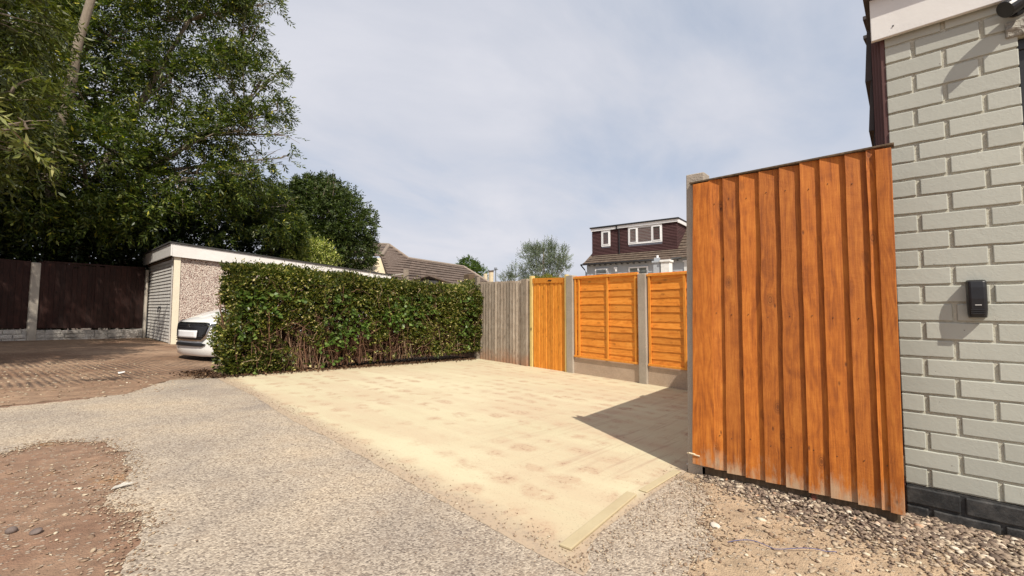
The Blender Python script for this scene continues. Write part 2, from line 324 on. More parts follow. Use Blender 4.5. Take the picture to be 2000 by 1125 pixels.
# tyre drag streaks in the corner by the side fence
st = t.noise(t.coord((.8, 11, 1), rot=(0, 0, R(-14))), 1., 6, .7, 1.2); sp = t.n('SeparateXYZ', {0: c})
msk = t.math('MULTIPLY', t.n('MapRange', {0: sp.outputs[1], 1: 2.9, 2: 1.7, 3: 0., 4: 1.}, clamp=True).outputs[0], t.n('MapRange', {0: sp.outputs[0], 1: 1.8, 2: 2.6, 3: 0., 4: 1.}, clamp=True).outputs[0])
col = t.mix(t.math('MULTIPLY', msk, t.ramp(st, [(.52, 0.), (.70, .6)])), col, (.31, .18, .13))
# dusty border along the lane side
ed_ = t.math('SUBTRACT', sp.outputs[0], t.math('ADD', 1.265, t.math('MULTIPLY', sp.outputs[1], .066)))
edg = t.math('MULTIPLY', t.n('MapRange', {0: t.math('ADD', ed_, t.math('MULTIPLY', t.math('SUBTRACT', b, .5), .22)), 1: .02, 2: .15, 3: 1., 4: 0.}, clamp=True).outputs[0], .9)
cor = t.n('MapRange', {0: t.math('ADD', t.math('SUBTRACT', sp.outputs[1], t.math('MULTIPLY', sp.outputs[0], .05)), t.math('MULTIPLY', t.math('SUBTRACT', b, .5), .12)), 1: .88, 2: .96, 3: 1., 4: 0.}, clamp=True).outputs[0]
edg = t.math('MAXIMUM', edg, t.math('MULTIPLY', cor, .9))
col = t.mix(edg, col, (.40, .305, .215)); col = t.mix(t.math('MULTIPLY', edg, t.ramp(fine, [(.5, 0.), (.62, .6)])), col, (.24, .19, .15))
t.surf(col, .88, t.math('ADD', fine, t.math('MULTIPLY', b, .6)), .4, .005)
m, t = newmat('pale_edging'); M['edging'] = m; c = t.coord()
t.surf(t.mix(t.noise(c, 6, 6, .7), (.50, .43, .27), (.38, .30, .18)), .85, t.noise(c, 40, 4, .7), .5, .004)
# ribbed old concrete in front of the garages
m, t = newmat('ribbed_concrete'); M['yard'] = m; c = t.coord()
a = t.noise(c, .5, 6, .62, .3); b = t.noise(c, 5, 7, .72)
w = t.n('TexWave', {'Vector': t.coord(rot=(0, 0, R(-6))), 'Scale': 4.2, 'Distortion': 3., 'Detail': 2., 'Detail Scale': .4, 'Detail Roughness': .5}, bands_direction='X').outputs[1]
sep_ = t.n('SeparateXYZ', {0: c}); band = t.ramp(t.math('ADD', t.n('MapRange', {0: sep_.outputs[1], 1: 6., 2: 12., 3: 0., 4: 1.}, clamp=True).outputs[0], t.math('MULTIPLY', t.math('SUBTRACT', a, .5), .5)), [(.10, 0.), (.2, 1.), (.62, 1.), (.8, .15)])
col = t.mix(t.ramp(a, [(.36, 0.), (.62, 1.)]), (.185, .10, .056), (.34, .225, .145))
col = t.mix(1., col, t.ramp(b, [(.3, .6), (.7, 1.25)]), 'MULTIPLY')
rib = t.math('MULTIPLY', t.math('MULTIPLY', t.ramp(w, [(.55, 0.), (.8, 1.)]), band), t.ramp(t.noise(c, 1.3, 5, .7), [(.42, 0.), (.58, 1.)]))
col = t.mix(t.math('MULTIPLY', rib, .7), col, (.085, .055, .04))
v = t.n('TexVoronoi', {'Vector': c, 'Scale': 22., 'Randomness': 1.}); pk = t.n('SeparateColor', {0: v.outputs['Color']}).outputs[0]
lf = t.math('MULTIPLY', t.math('GREATER_THAN', pk, .86), t.ramp(v.outputs['Distance'], [(.22, 1.), (.34, 0.)]))
col = t.mix(t.math('MULTIPLY', lf, .7), col, (.42, .33, .22))
t.surf(col, .92, t.math('ADD', t.math('MULTIPLY', t.math('MULTIPLY', w, band), t.ramp(t.noise(c, 1.3, 5, .7), [(.40, .15), (.58, 1.)])), t.math('MULTIPLY', b, 1.4)), 1., .028)
def stonemat(name, stops):
    m, t = newmat(name); isl = t.n('NewGeometry').outputs['Random Per Island']; c = t.coord()
    t.surf(t.mix(1., t.ramp(isl, stops), t.ramp(t.noise(c, 60, 4, .7), [(.3, .7), (.7, 1.15)]), 'MULTIPLY'), .85, t.noise(c, 90, 3), .4, .003); return m
M['stone'] = stonemat('gravel_stones', [(0, (.085, .06, .045)), (.35, (.19, .135, .10)), (.65, (.31, .235, .17)), (.9, (.48, .39, .28)), (.97, (.64, .57, .46)), (1, (.42, .20, .09))])
M['chip'] = stonemat('pale_chips', [(0, (.20, .125, .08)), (.5, (.35, .25, .165)), (.9, (.50, .41, .29)), (1, (.62, .55, .42))])

# ------------------------------------------------------------------ SETTING
mb = MB(); xs = [-300, -60, -20, -8, -4, 0, 3, 6, 9, 20, 60, 400]; ys = [-200, -40, -10, 0, 5, 10, 20, 60, 400]
mb.add([(x, y, GZ(x)) for y in ys for x in xs], [(j * len(xs) + i, j * len(xs) + i + 1, (j + 1) * len(xs) + i + 1, (j + 1) * len(xs) + i) for j in range(len(ys) - 1) for i in range(len(xs) - 1)])
tag(mb.build('ground', M['dirt']), kind='structure')
def ragged(pts, amp, step=.05, seed=1, hard=()):
    out = []
    for i, (a, b) in enumerate(zip(pts, pts[1:] + pts[:1])):
        L = math.dist(a, b); k = max(1, int(L / step)) if i not in hard else 1
        for q in range(k):
            f = q / k; x = a[0] + (b[0] - a[0]) * f; y = a[1] + (b[1] - a[1]) * f
            if i not in hard and q:
                d = amp * (noise.noise(Vector((x * 3, y * 3, seed))) + .8 * noise.noise(Vector((x * 14, y * 14, seed))) + .5 * noise.noise(Vector((x * 40, y * 40, seed))))
                nx, ny = -(b[1] - a[1]) / L, (b[0] - a[0]) / L; x += nx * d; y += ny * d
            out.append((x, y))
    return out
def sheet(name, pts, h, mat, kind='structure', label=None, slope=True):
    # the ground is one tilted plane between x=-8 and x=9; sheets lie h above it
    bm = bmesh.new(); vs = [bm.verts.new((x, y, GZ(x) + h)) for x, y in pts]; f = bm.faces.new(vs)
    bmesh.ops.triangulate(bm, faces=[f]); bmesh.ops.recalc_face_normals(bm, faces=bm.faces)
    if bm.faces[:][0].normal.z < 0: bmesh.ops.reverse_faces(bm, faces=bm.faces)
    me = bpy.data.meshes.new(name); bm.to_mesh(me); bm.free(); me.materials.append(mat)
    o = bpy.data.objects.new(name, me); COL.objects.link(o); o['kind'] = kind; return o
# ribbed yard
sheet('yard', ragged([(-7.9, 6.3), (-.5, 5.7), (.72, 5.95), (1.3, 6.95), (1.75, 7.2), (6.5, 7.2), (6.5, 13.9), (2.45, 13.9), (2.4, 17.3), (-7.9, 14.5)], .12, .08, 4, hard=(4, 5, 6, 7, 8, 9)), .0015, M['yard'])
# tarmac lane
lane = [(-7.9, 6.1), (-.13, 5.72), (.30, 5.8), (.71, 5.9), (1.2, 6.8), (1.72, 6.68), (2.2, 1.2), (2.55, 1.02), (2.35, .80), (2.1, .72), (1.85, .62), (1.56, .60), (1.45, .2), (1.3, -3), (.2, -3), (-.1, .9), (.20, 1.75), (.31, 2.2), (.35, 2.42), (.25, 2.64), (.38, 3.03), (.43, 3.5), (.36, 3.9), (.1, 4.1), (-.08, 3.95), (-1.2, 3.6), (-7.9, 3.2)]
sheet('road', ragged(lane, .05, .035, 9, hard=(5, 6)), .003, M['tarmac'])
# slab
slab = [(1.30, .845), (1.37, .86), (1.45, .93), (1.60, .965), (2.1, .985), (2.62, .985), (2.66, 1.0), (5.72, 1.11), (5.83, 2.12), (6.14, 4.2), (6.28, 5.2), (6.56, 7.1), (6.36, 6.82), (3.36, 6.80), (1.66, 6.70), (1.60, 5.1), (1.46, 3.7), (1.44, 3.0), (1.375, 2.1), (1.325, 1.43), (1.30, 1.1)]
sheet('parking_slab', ragged(slab, .011, .025, 3, hard=(3, 4, 5, 6, 7, 8, 9, 10, 11, 12)), .0045, M['slab'])
# faint spill of slurry over the tarmac along the slab
mb = MB()
a = Vector((1.40, .965)); b = Vector((2.07, 1.03)); d = (b - a).normalized(); nn = Vector((-d.y, d.x)) * .052
q = [a, b, b + nn, a + nn]; mb.poly([(p.x, p.y, GZ(p.x) + .005) for p in q], (0, 0, .011))
a2 = Vector((2.14, 1.01)); b2 = Vector((2.58, 1.005)); nn2 = Vector((0, .045))
mb.poly([(p.x, p.y, GZ(p.x) + .005) for p in [a2, b2, b2 + nn2, a2 + nn2]], (0, 0, .007))
tag(mb.build('kerb_strip', M['edging'], bevel=.004), kind='structure')
# soil bed under hedge
sheet('soil_bed', ragged([(1.62, 6.66), (3.4, 6.82), (6.45, 6.86), (6.5, 7.6), (1.65, 7.55)], .06, .04, 5), .012, M['soil'])

# ------------------------------------------------------------------ stones
def stones(name, pts, sizes, mat, flat=.55, lo=.5):
    ico = bmesh.new(); bmesh.ops.create_icosphere(ico, subdivisions=1 if lo < .6 else 2, radius=1); bv = np.array([v.co[:] for v in ico.verts]); bf = np.array([[v.index for v in f.verts] for f in ico.faces]); ico.free()
    n_ = len(pts); sc = np.asarray(sizes)[:, None, None] * (rng.uniform(.6, 1.25, (n_, 1, 3)) * np.array([1, 1, flat]))
    V = bv[None] * rng.uniform(lo, 1.25 if lo < .6 else 1.05, (n_, len(bv), 1)) * sc * np.where((rng.random((n_, 1, 1)) < .5) & (lo < .6), np.array([1.35, .75, .8]), 1.)
    th = rng.uniform(0, 6.28, n_); tx = rng.normal(0, .35, n_)
    cx_, sx_ = np.cos(tx), np.sin(tx); y = V[..., 1] * cx_[:, None] - V[..., 2] * sx_[:, None]; z = V[..., 1] * sx_[:, None] + V[..., 2] * cx_[:, None]; V[..., 1] = y; V[..., 2] = z
    c_, s_ = np.cos(th), np.sin(th); x = V[..., 0] * c_[:, None] - V[..., 1] * s_[:, None]; y = V[..., 0] * s_[:, None] + V[..., 1] * c_[:, None]; V[..., 0] = x; V[..., 1] = y
    V += np.asarray(pts)[:, None, :]
    # shared verts per stone so that islands stay whole
    me = bpy.data.meshes.new(name); vv = V.reshape(-1, 3).astype(np.float32); me.vertices.add(len(vv)); me.vertices.foreach_set('co', vv.ravel())
    ff = (bf[None] + (np.arange(n_) * len(bv))[:, None, None]).reshape(-1, 3).astype(np.int32)
    me.loops.add(ff.size); me.loops.foreach_set('vertex_index', ff.ravel()); me.polygons.add(len(ff)); me.polygons.foreach_set('loop_start', np.arange(0, ff.size, 3, dtype=np.int32))
    me.update(calc_edges=True); me.materials.append(mat); o = bpy.data.objects.new(name, me); COL.objects.link(o); return o
P = []; Z = []
for i in range(9500):   # gravel margin under the boarded panel and along the wall
    y = random.uniform(-.9, .93)
    w_ = LP([(-.9, .85), (-.3, .74), (.1, .52), (.5, .38), (.93, .12)], y)
    u_ = abs(random.gauss(0, .55)); 
    if u_ > 1.9: continue
    x = LP([(-.9, 2.80), (0.02, 2.80), (.06, 2.70), (.93, 2.70)], y) - u_ * w_ * .8
    s_ = random.choice([.005, .008, .011, .016]) * random.uniform(.75, 1.25) * (1.15 - .38 * u_)
    pile = max(0, 1 - u_) * (.030 if y > .1 else .008)
    P.append((x, y, GZ(x) + .004 + random.random() * pile)); Z.append(s_)
tag(stones('gravel', P, Z, M['stone'], .5), 'grey and brown angular gravel lying in a strip below the tall boarded panel and brick wall', 'gravel', kind='stuff')
P = []; Z = []
for i in range(5200):
    if random.random() < .55: x, y = random.uniform(-2.2, .40), random.uniform(.9, 4.0)
    else: x, y = random.uniform(1.45, 2.6), random.uniform(-.9, .75)
    if noise.noise(Vector((x * 2.2, y * 2.2, 2))) < random.uniform(-.5, .25): continue
    if x < .5 and x > LP([(.9, -.05), (1.75, .22), (2.42, .36), (2.64, .28), (3.03, .4), (3.5, .44), (4., .3)], y) - .02: continue
    P.append((x, y, GZ(x) + .003)); Z.append(random.choice([.004, .006, .008, .012]) * random.uniform(.7, 1.3))
edge_ = [p for p in lane if -2 < p[0]]
for i in range(3200):
    k = random.choice([5 + 0, 6, 7, 8, 9, 10, 11, 12, 13, 14, 15, 16, 17, 18, 19, 20, 21, 22, 23, 24]); a_, b_ = lane[k], lane[k + 1]; f_ = random.random()
    if k in (5, 6, 12, 13, 14): continue
    x = a_[0] + (b_[0] - a_[0]) * f_ + random.gauss(0, .05); y = a_[1] + (b_[1] - a_[1]) * f_ + random.gauss(0, .05); P.append((x, y, GZ(x) + .006)); Z.append(random.uniform(.003, .008))
for i in range(2600):   # grit along the slab's lane edge and near corner
    if i % 3: y = random.uniform(.9, 6.7); x = 1.265 + .066 * y + random.gauss(.03, .05)
    else: x = random.uniform(1.3, 2.5); y = .93 + random.gauss(-.03, .06)
    P.append((x, y, GZ(x) + .008)); Z.append(random.uniform(.0015, .0055))
for i in range(1800):
    x, y = random.uniform(-3, 1.2), random.uniform(5.8, 10); P.append((x, y, GZ(x) + .006)); Z.append(random.uniform(.006, .018))
for i in range(500):
    x, y = random.uniform(-.5, 1.4), random.uniform(.8, 5.5); P.append((x, y, GZ(x) + .009)); Z.append(random.uniform(.002, .006))
tag(stones('stone_chips', P, Z, M['chip'], .38), 'pale flat stone chips scattered over the reddish dirt and lane', 'stones', kind='stuff')
def rock(loc, s_, mat, name, label, cat='stone', flat=.6):
    o = stones(name, [(0, 0, 0)], [s_], mat, flat, .88); o.location = loc; tag(o, label, cat); return o
M['palestone'] = plain('pale_stone', (.62, .56, .47), .8, .15, 30, .5)
M['darkstone'] = plain('dark_stone', (.15, .115, .10), .8, .2, 30, .5)
rock((2.016, .642, -.076), .022, M['palestone'], 'white_stone', 'lone white stone on the dirt in front of the boarded panel')
rock((2.70, 1.0, -.090), .020, M['palestone'], 'white_stone', 'small white stone at the foot of the concrete post')
rock((-.011, 2.577, .008), .022, M['darkstone'], 'dark_stone', 'left one of two dark stones on the red dirt at the lower left edge')
rock((.052, 2.504, .006), .020, M['darkstone'], 'dark_stone', 'right one of two dark stones on the red dirt at lower left')
# plastic scraps
def scrap(loc, pts, name, label, mat, cat='scrap'):
    mb = MB(); mb.poly(pts, (0, 0, .003)); o = mb.build(name, mat); o.location = loc; tag(o, label, cat); return o
scrap((.33, 2.843, -.002), [(-.035, -.012, .0), (.0, -.016, .004), (.05, .0, .003), (.03, .008, .005), (.012, .014, .010), (.0, .008, .006), (-.02, .008, .004)], 'plastic_scrap', 'torn white plastic scrap at the border of lane and red dirt', plain('dirty_plastic', (.52, .49, .43), .6, .3, 40))
scrap((.85, 7.75, -.02), [(-.03, -.05, 0), (.03, -.04, .01), (.045, .02, .02), (.0, .05, .01), (-.03, .02, .015)], 'paper_scrap', 'white paper scrap lying on the ribbed concrete in front of the garage', M['white'])
scrap((2.70, .26, -.085), [(-.05, -.08, 0), (.0, -.10, .01), (.03, -.02, .02), (.02, .08, .03), (-.02, .09, .025), (-.03, .0, .0)], 'torn_rag', 'pale torn rag on the gravel under the boarded panel', M['cream'])
mb = MB(); mb.box(-.03, .03, -.07, .07, -.02, .02, .008); o = mb.build('brick_fragment', M['redbrick'], bevel=.006); o.location = (2.66, .33, -.086); o.rotation_euler = (.1, .3, .5); tag(o, 'orange broken brick piece lying beside the torn rag on the gravel', 'brick')
mb = MB(); pts = []
for i in range(30):
    f = i / 29; x = 1.90 + .20 * f + .02 * math.sin(f * 9); y = .56 - .33 * f; pts.append((x, y, GZ(x) + .006 + .01 * abs(math.sin(f * 7))))
mb.tube(pts, .0016, 5); o = mb.build('wire', plain('blue_grey_wire', (.10, .10, .20), .5), smooth=True); tag(o, 'thin blue grey wire lying across the dirt in front of the gravel', 'wire')

# ------------------------------------------------------------------ GREY BRICK BUILDING (right)
B = tag(empty('brick_building', (2.84, .03, 0)), 'grey painted brick building with black base and white fascia at the right edge', 'building')
X0 = 0.0  # local: wall face at x=0, corner y=0, running to -y
bh, mj, mv, bl = .0755, .0101, .015, .226
ch = bh + mj
mbk = MB(); zc = .030; row = 0
winy, winz = (-.436, -1.35), (1.62, 2.04)
z = zc
def bricks(mb, z0, z1, row0, mat):
    z = z0; row = row0
    while z < z1 - .03:
        y = 0.0 if row % 2 == 0 else None
        edges = []; yy = 0.0
        pass
        first = .0845 if row % 2 == 0 else .190; sh = .009 * (z - .95)
        a = 0.0; L_ = first + sh
        inw = winz[0] - .03 < z + .03 < winz[1] + .02
        while a < 3.2:
            b_ = a + L_; nxt = b_
            if inw and a < -winy[0] < b_ + mv: b_ = -winy[0]
            if inw and a < -winy[1] < b_: a = -winy[1]
            h1 = min(z + bh, z1)
            if not (inw and a > -winy[0] - .004 and b_ < -winy[1] + .3 and a < -winy[1] - .01):
                prot = random.uniform(0, .003); jz = random.uniform(-.0015, .0015)
                n0 = len(mb.v)
                nx = 5
                # slightly wavy brick outline
                vs = []; fs = []
                for k in range(nx + 1):
                    yk = -(a + (b_ - a) * k / nx); w1 = random.uniform(-.0012, .0012); w2 = random.uniform(-.0012, .0012)
                    vs += [(.03, yk, z + jz), (-prot, yk, z + jz + w1), (-prot, yk, h1 + jz + w2), (.03, yk, h1 + jz)]
                for k in range(nx):
                    o_ = k * 4
                    for q in range(3): fs.append((o_ + q, o_ + q + 1, o_ + 5 + q, o_ + 4 + q))
                fs += [(0, 3, 2, 1), (nx * 4, nx * 4 + 1, nx * 4 + 2, nx * 4 + 3)]
                mb.add(vs, fs)
            a = nxt + mv; L_ = bl - mv + random.uniform(-.004, .004)
        z += ch; row += 1
    return z, row
bricks(mbk, .030, 2.36, 0, None)
mbk.build('brick_face', M['brick'], B, bevel=.0034)
mb = MB(); mb.box(.0058, .14, -3.2, -.002, .025, winz[0] + .0); mb.box(.0058, .14, -3.2, -.002, winz[1], 2.44); mb.box(.0058, .14, winy[0] + .006, -.002, winz[0], winz[1]); mb.box(.0058, .14, -3.2, winy[1], winz[0], winz[1])
mb.box(.14, 4.5, -.16, -.002, -.3, 2.36)
mb.build('wall', M['mortar'], B)
mb = MB()
bricks(mb, -.055, .0295, 1, None); 
z = -.055 - ch
bricks(mb, z, z + bh + .001, 0, None); bricks(mb, z - ch, z - ch + bh + .001, 1, None)
for i in range(len(mb.v)): mb.v[i] = (mb.v[i][0] - .012, mb.v[i][1], mb.v[i][2] - .006)
mb.build('plinth', M['plinth'], B, bevel=.005)
mb = MB(); mb.box(-.003, .1, -3.2, -.004, -.4, .022); mb.build('plinth_mortar', M['plinth'], B)
# window at the right edge
w_ = tag(MB().box(.03, .09, winy[1] + .0, winy[0] + .0, winz[0] + .002, winz[0] + .05).box(.03, .09, winy[1], winy[0], winz[1] - .05, winz[1] - .002).box(.03, .09, winy[0] - .05, winy[0], winz[0] + .051, winz[1] - .051).box(.03, .09, winy[1], winy[1] + .05, winz[0] + .051, winz[1] - .051).build('window', M['blackmetal'], B, bevel=.004))
MB().box(.06, .07, winy[1] + .05, winy[0] - .05, winz[0] + .05, winz[1] - .05).build('pane', M['glass'], w_)
MB().box(-.012, .10, winy[1] - .05, winy[0] + .035, winz[1] + .003, winz[1] + .075, .003).build('lintel', concrete('rough_painted_lintel', (.36, .34, .29), (.24, .22, .19), 25, .6, 1., .02), B, bevel=.006)
# fascia and soffit
mb = MB(); mb.box(-.035, -.013, -3.2, .050, 2.205, 2.42); mb.build('fascia', M['white'], B, bevel=.003)
mb = MB(); mb.box(-.0125, .0, -3.2, .042, 2.262, 2.275); mb.build('soffit', M['white'], B)
for (y_, z_) in ((-.035, 2.25), (-.04, 2.385), (-.5, 2.25), (-.5, 2.385)): MB().tube([(-.0355, y_, z_), (-.0385, y_, z_)], .0035, 8).build('nail', M['blackmetal'], B)
# roof: rows of dark tiles rising away, verge end
mb = MB()
for i in range(18):
    x0 = -.075 + i * .25; z0 = 2.425 + i * .25 * .06
    mb.poly([(x0, .075 + .012 * (i % 3), z0), (x0 + .30, .07, z0 + .30 * .06 - .016), (x0 + .30, -3.3, z0 + .30 * .06 - .016), (x0, -3.3, z0)], (0, 0, .022))
mb.build('roof', M['darktile'], B, bevel=.002)
# vertical cladding on the side wall: battens with black tile edge behind
mb = MB()
for i in range(4): mb.box(.004 + i * .021, .020 + i * .021, .0, .018 + .012 * i, -.1, 2.30)
mb.box(.10, 4.4, .0, .055, -.1, 2.33)
mb.build('cladding', M['clad'], B, bevel=.002)
mb = MB()
for i in range(9):
    z0 = -.1 + i * .27; w0 = .062 + .006 * ((i * 7) % 3)
    mb.poly([(.095, .056, z0), (.095, w0 + .012, z0), (.10, w0 - .004, z0 + .275), (.10, .056, z0 + .275)], (.5, 0, 0))
mb.build('side_tiles', M['darktile'], B, bevel=.002)
# wall light on the bricks
Lm = tag(empty('wall_light', (2.84, -.236, .90)), 'small black box shaped wall light on the grey bricks beside the boarded panel', 'wall light')
mb = MB(); n_ = 10; vs = []; 
prof = [(-.083, .038), (-.080, .048), (-.045, .054), (.0, .057), (.05, .055), (.076, .050), (.083, .037)]
sec = lambda w, d: [(-.002, w * .5), (-d * .72, w * .5), (-d * .93, w * .43), (-d, w * .30), (-d, -w * .30), (-d * .93, -w * .43), (-d * .72, -w * .5), (-.002, -w * .5)]
for (zz, d) in prof:
    wv = .062 if abs(zz) < .08 else .056
    vs += [(x, y, zz) for x, y in sec(wv, d)]
fs = [(i * 8 + q, (i + 1) * 8 + q, (i + 1) * 8 + q + 1, i * 8 + q + 1) for i in range(len(prof) - 1) for q in range(7)] + [tuple(range(8)), tuple(range(len(vs) - 1, len(vs) - 9, -1))]
mb.add(vs, fs); mb.build('housing', M['black'], Lm, bevel=.003)
mb = MB()
for i in range(3): mb.box(-.0585, -.045, -.022, .022, -.066 + i * .008, -.0625 + i * .008)
mb.build('grille', M['blackmetal'], Lm)
MB().box(-.0575, -.0560, -.011, .009, -.029, -.0262).build('badge', M['white'], Lm)
# security spotlight top right
Ls = tag(empty('spotlight', (2.84, -.405, 2.165)), 'round black spotlight high on the brick wall just under the white fascia', 'spotlight')
mb = MB(); mb.tube([(0, 0, 0), (-.012, 0, 0)], .036, 16); mb.build('mount', M['black'], Ls, bevel=.002)
mb = MB(); mb.tube([(-.012, 0, 0), (-.04, 0, -.004), (-.06, .004, -.002)], .012, 8); mb.build('arm', M['black'], Ls)
mb = MB(); mb.tube([(-.045, -.040, .030), (-.05, -.03, .022), (-.062, .002, .0), (-.074, .030, -.018), (-.080, .042, -.026)], [.014, .028, .034, .036, .036], 18); mb.build('lamp_head', M['black'], Ls, smooth=False, bevel=.002)

# ------------------------------------------------------------------ BOARDED PANEL (foreground)
Pn = tag(empty('boarded_panel', (2.62, 0, 0)), 'tall orange brown featheredge board panel closing the gap beside the grey brick wall', 'fence panel')
top = [.738, .656, .557, .463, .374, .290, .192, .111]; bot = [.757, .663, .573, .481, .384, .296, .195, .112]
top = [.815] + top + [.060]; bot = [.823] + bot + [.066]
mb = MB()
def vboard(mb, yl0, yr0, yl1, yr1, z0, z1, tl, tr, xf=0, wav=.0016, nz=18, jt=.004):
    # a vertical board: left edge (high y) thickness tl, right edge tr, wavy edges; index 0 = bottom, 1 = top
    vs = []; ph = random.random() * 10; zz0 = z0 + random.uniform(-jt, jt); zz1 = z1 + random.uniform(-jt, jt)
    for k in range(nz + 1):
        f = k / nz; z = zz0 + (zz1 - zz0) * f
        wl = wav * (noise.noise(Vector((ph, z * 5, 0))) * 2 + noise.noise(Vector((ph, z * 16, 3)))); wr = wav * noise.noise(Vector((ph + 5, z * 4, 0)))
        yl = yl0 + (yl1 - yl0) * f + wl; yr = yr0 + (yr1 - yr0) * f + wr
        bow = .002 * noise.noise(Vector((ph, z * 1.2, 9)))
        vs += [(xf, yl, z), (xf - tl + bow, yl, z), (xf - (tl + tr) / 2 + bow - .0006, (yl + yr) / 2, z), (xf - tr + bow, yr, z), (xf, yr, z)]
    fs = []
    for k in range(nz):
        o_ = k * 5
        for q in range(5): fs.append((o_ + q, o_ + (q + 1) % 5, o_ + 5 + (q + 1) % 5, o_ + 5 + q))
    fs += [(4, 3, 2, 1, 0), tuple(nz * 5 + q for q in range(5))]
    mb.add(vs, fs)
for i in range(len(top) - 1):
    ov = .012
    zt = 1.588 + .001 * i; vboard(mb, bot[i], bot[i + 1] - ov, top[i], top[i + 1] - ov, -.042, zt, .027, .006)
mb.cur = 1
for i in range(len(top) - 1):
    for z in (.155, .82, 1.46):
        f = (z + .04) / 1.63; yy = bot[i] + (top[i] - bot[i]) * f - .030 + random.uniform(-.006, .006); z_ = z + random.uniform(-.012, .012)
        mb.box(-.0245, -.0175, yy - .0017, yy + .0017, z_ - .0017, z_ + .0017)
mb.build('boards', [M['orange'], M['blackmetal']], Pn)
mb = MB()
vboard(mb, .943, .818, .906, .808, -.040, 1.582, .022, .022, -.006, .0008)
vboard(mb, .082, .034, .080, .022, -.045, 1.588, .022, .022, -.013, .0006)
mb.build('end_board', M['orange'], Pn, bevel=.002)
mb = MB(); mb.poly([(-.030, .925, 1.589), (.03, .925, 1.589), (.03, .012, 1.598), (-.030, .012, 1.598)], (0, 0, .010)); mb.build('capping', M['timber'], Pn, bevel=.002)
for z in (.12, .78, 1.42): MB().box(.001, .045, .03, .92, z, z + .075).build('rail', M['timber'], Pn)
MB().box(.0, .022, .05, .90, -.125, -.047).build('base_board', M['timber'], Pn, bevel=.003)
MB().tube([(-.03, .925, .02), (-.045, .955, .026), (-.035, .97, .02), (-.03, .90, .015)], .004, 6).build('string', M['cream'], Pn)
# concrete post at its left end
cp = MB(); 
for (x0, x1, y0, y1) in ((.0, .10, .0, .028), (.0, .10, .062, .09), (.028, .072, .0281, .0619)): cp.box(x0, x1, y0, y1, -.5, 1.655)
o = MB().poly([(.0, .0, -.5), (.0, .105, -.5), (.03, .105, -.5), (.03, .075, -.5), (.07, .075, -.5), (.07, .105, -.5), (.10, .105, -.5), (.10, .0, -.5)], (0, 0, 2.155)).build('concrete_post', M['post'], bevel=.006)
o.location = (2.62, .875, 0); o.rotation_euler = (R(0.9), 0, 0); tag(o, 'grey slotted concrete post standing behind the left edge of the tall boarded panel', 'fence post')

# ------------------------------------------------------------------ fences
def lap_panel(parent, x0, x1, z0, z1, rows, battens, name='lap_panel'):
    mb = MB(); h = (z1 - z0) / rows; zs = [z0 + i * h + random.uniform(-.012, .012) for i in range(rows + 1)]; zs[0] = z0; zs[-1] = z1
    for i in range(rows):
        nx = 26; vs = []; fs = []; ph = random.random() * 50; am = random.uniform(.004, .012)
        for k in range(nx + 1):
            x = x0 + (x1 - x0) * k / nx; dz = am * (noise.noise(Vector((x * 2.2, ph, 0))) * 1.6 + .6 * noise.noise(Vector((x * 7, ph, 4))))
            lo = zs[i] + dz - .012; hi = zs[i + 1] + .012
            vs += [(x, .0, lo), (x, .016, lo), (x, .005, hi), (x, -.004, hi)]
        for k in range(nx):
            o_ = k * 4
            for q in range(4): fs.append((o_ + q, o_ + (q + 1) % 4, o_ + 4 + (q + 1) % 4, o_ + 4 + q))
        mb.add(vs, fs)
    pn = mb.build(name, M['lap'], parent)
    for b_ in battens: MB().box(b_ - .018, b_ + .018, .018, .034, z0 + .005, z1 - .035).build('batten', M['lapframe'], pn, bevel=.002)
    MB().box(x0 - .01, x1 + .01, -.02, .040, z1 - .032, z1).build('capping', M['lapframe'], pn, bevel=.002); MB().box(x0, x1, .0345, .046, z0 - .004, z0 + .026).build('bottom_rail', M['lapframe'], pn, bevel=.002); return pn
def fpost(parent, x0, x1, z1, mat='post'):
    return MB().poly([(x0, -.07, -.6), (x1, -.07, -.6), (x1, .058, -.6), (x0, .058, -.6)], (0, 0, .6 + z1)).build('concrete_post', M[mat], parent, bevel=.010)
rzF = math.atan2(.989, .148)
Fb = tag(empty('lap_fence', (5.82, 2.13, 0), rzF), 'bright orange lap panel fence with concrete posts at the back right of the parking slab', 'fence')
lap_panel(Fb, .76, 1.985, .035, 1.352, 12, (.79, 1.30, 1.88, 1.96))
lap_panel(Fb, -1.05, .585, .035, 1.322, 12, (-1.0, -.55, .03, .56))
fpost(Fb, .60, .735, 1.335); fpost(Fb, 2.0, 2.15, 1.385); 
for a, b_ in ((.735, 2.0), (-1.05, .60)): MB().box(a, b_, -.02, .022, -.6, .031).build('gravel_board', M['gboard'], Fb, bevel=.004)
# gate
Fd = tag(empty('wooden_gate', (5.82 + .148 * 2.15, 2.13 + .989 * 2.15, 0), rzF), 'orange boarded wooden gate with pale yellow frame between concrete post and grey fence', 'gate')
mb = MB(); nb = 9
for i in range(nb):
    a = .055 + i * (.865 - .055) / nb; b_ = a + .81 / nb
    mb.poly([(a + .003, -.01, 0), (b_ - .003, -.01, 0), (b_ - .003, .012, 0), (b_ - .008, .016 + .004 * (i % 2), 0), (a + .008, .016 + .004 * (i % 2), 0), (a + .003, .012, 0)], (0, 0, 1.53))
for i in range(len(mb.v)): x, y, z = mb.v[i]; mb.v[i] = (x, y, z - .245 if z < .5 else z - 1.53 + 1.30 + .035 * x)
mb.build('boards', M['doorwood'], Fd, bevel=.003)
MB().box(.05, .87, -.03, -.0102, .9, .98).build('back_rail', M['doorwood'], Fd)
mb = MB(); mb.poly([(.05, .008, 1.27), (.87, .008, 1.29), (.87, .008, 1.385), (.05, .008, 1.355)], (0, .021, 0)); mb.build('top_rail', M['doorwood'], Fd, bevel=.002)
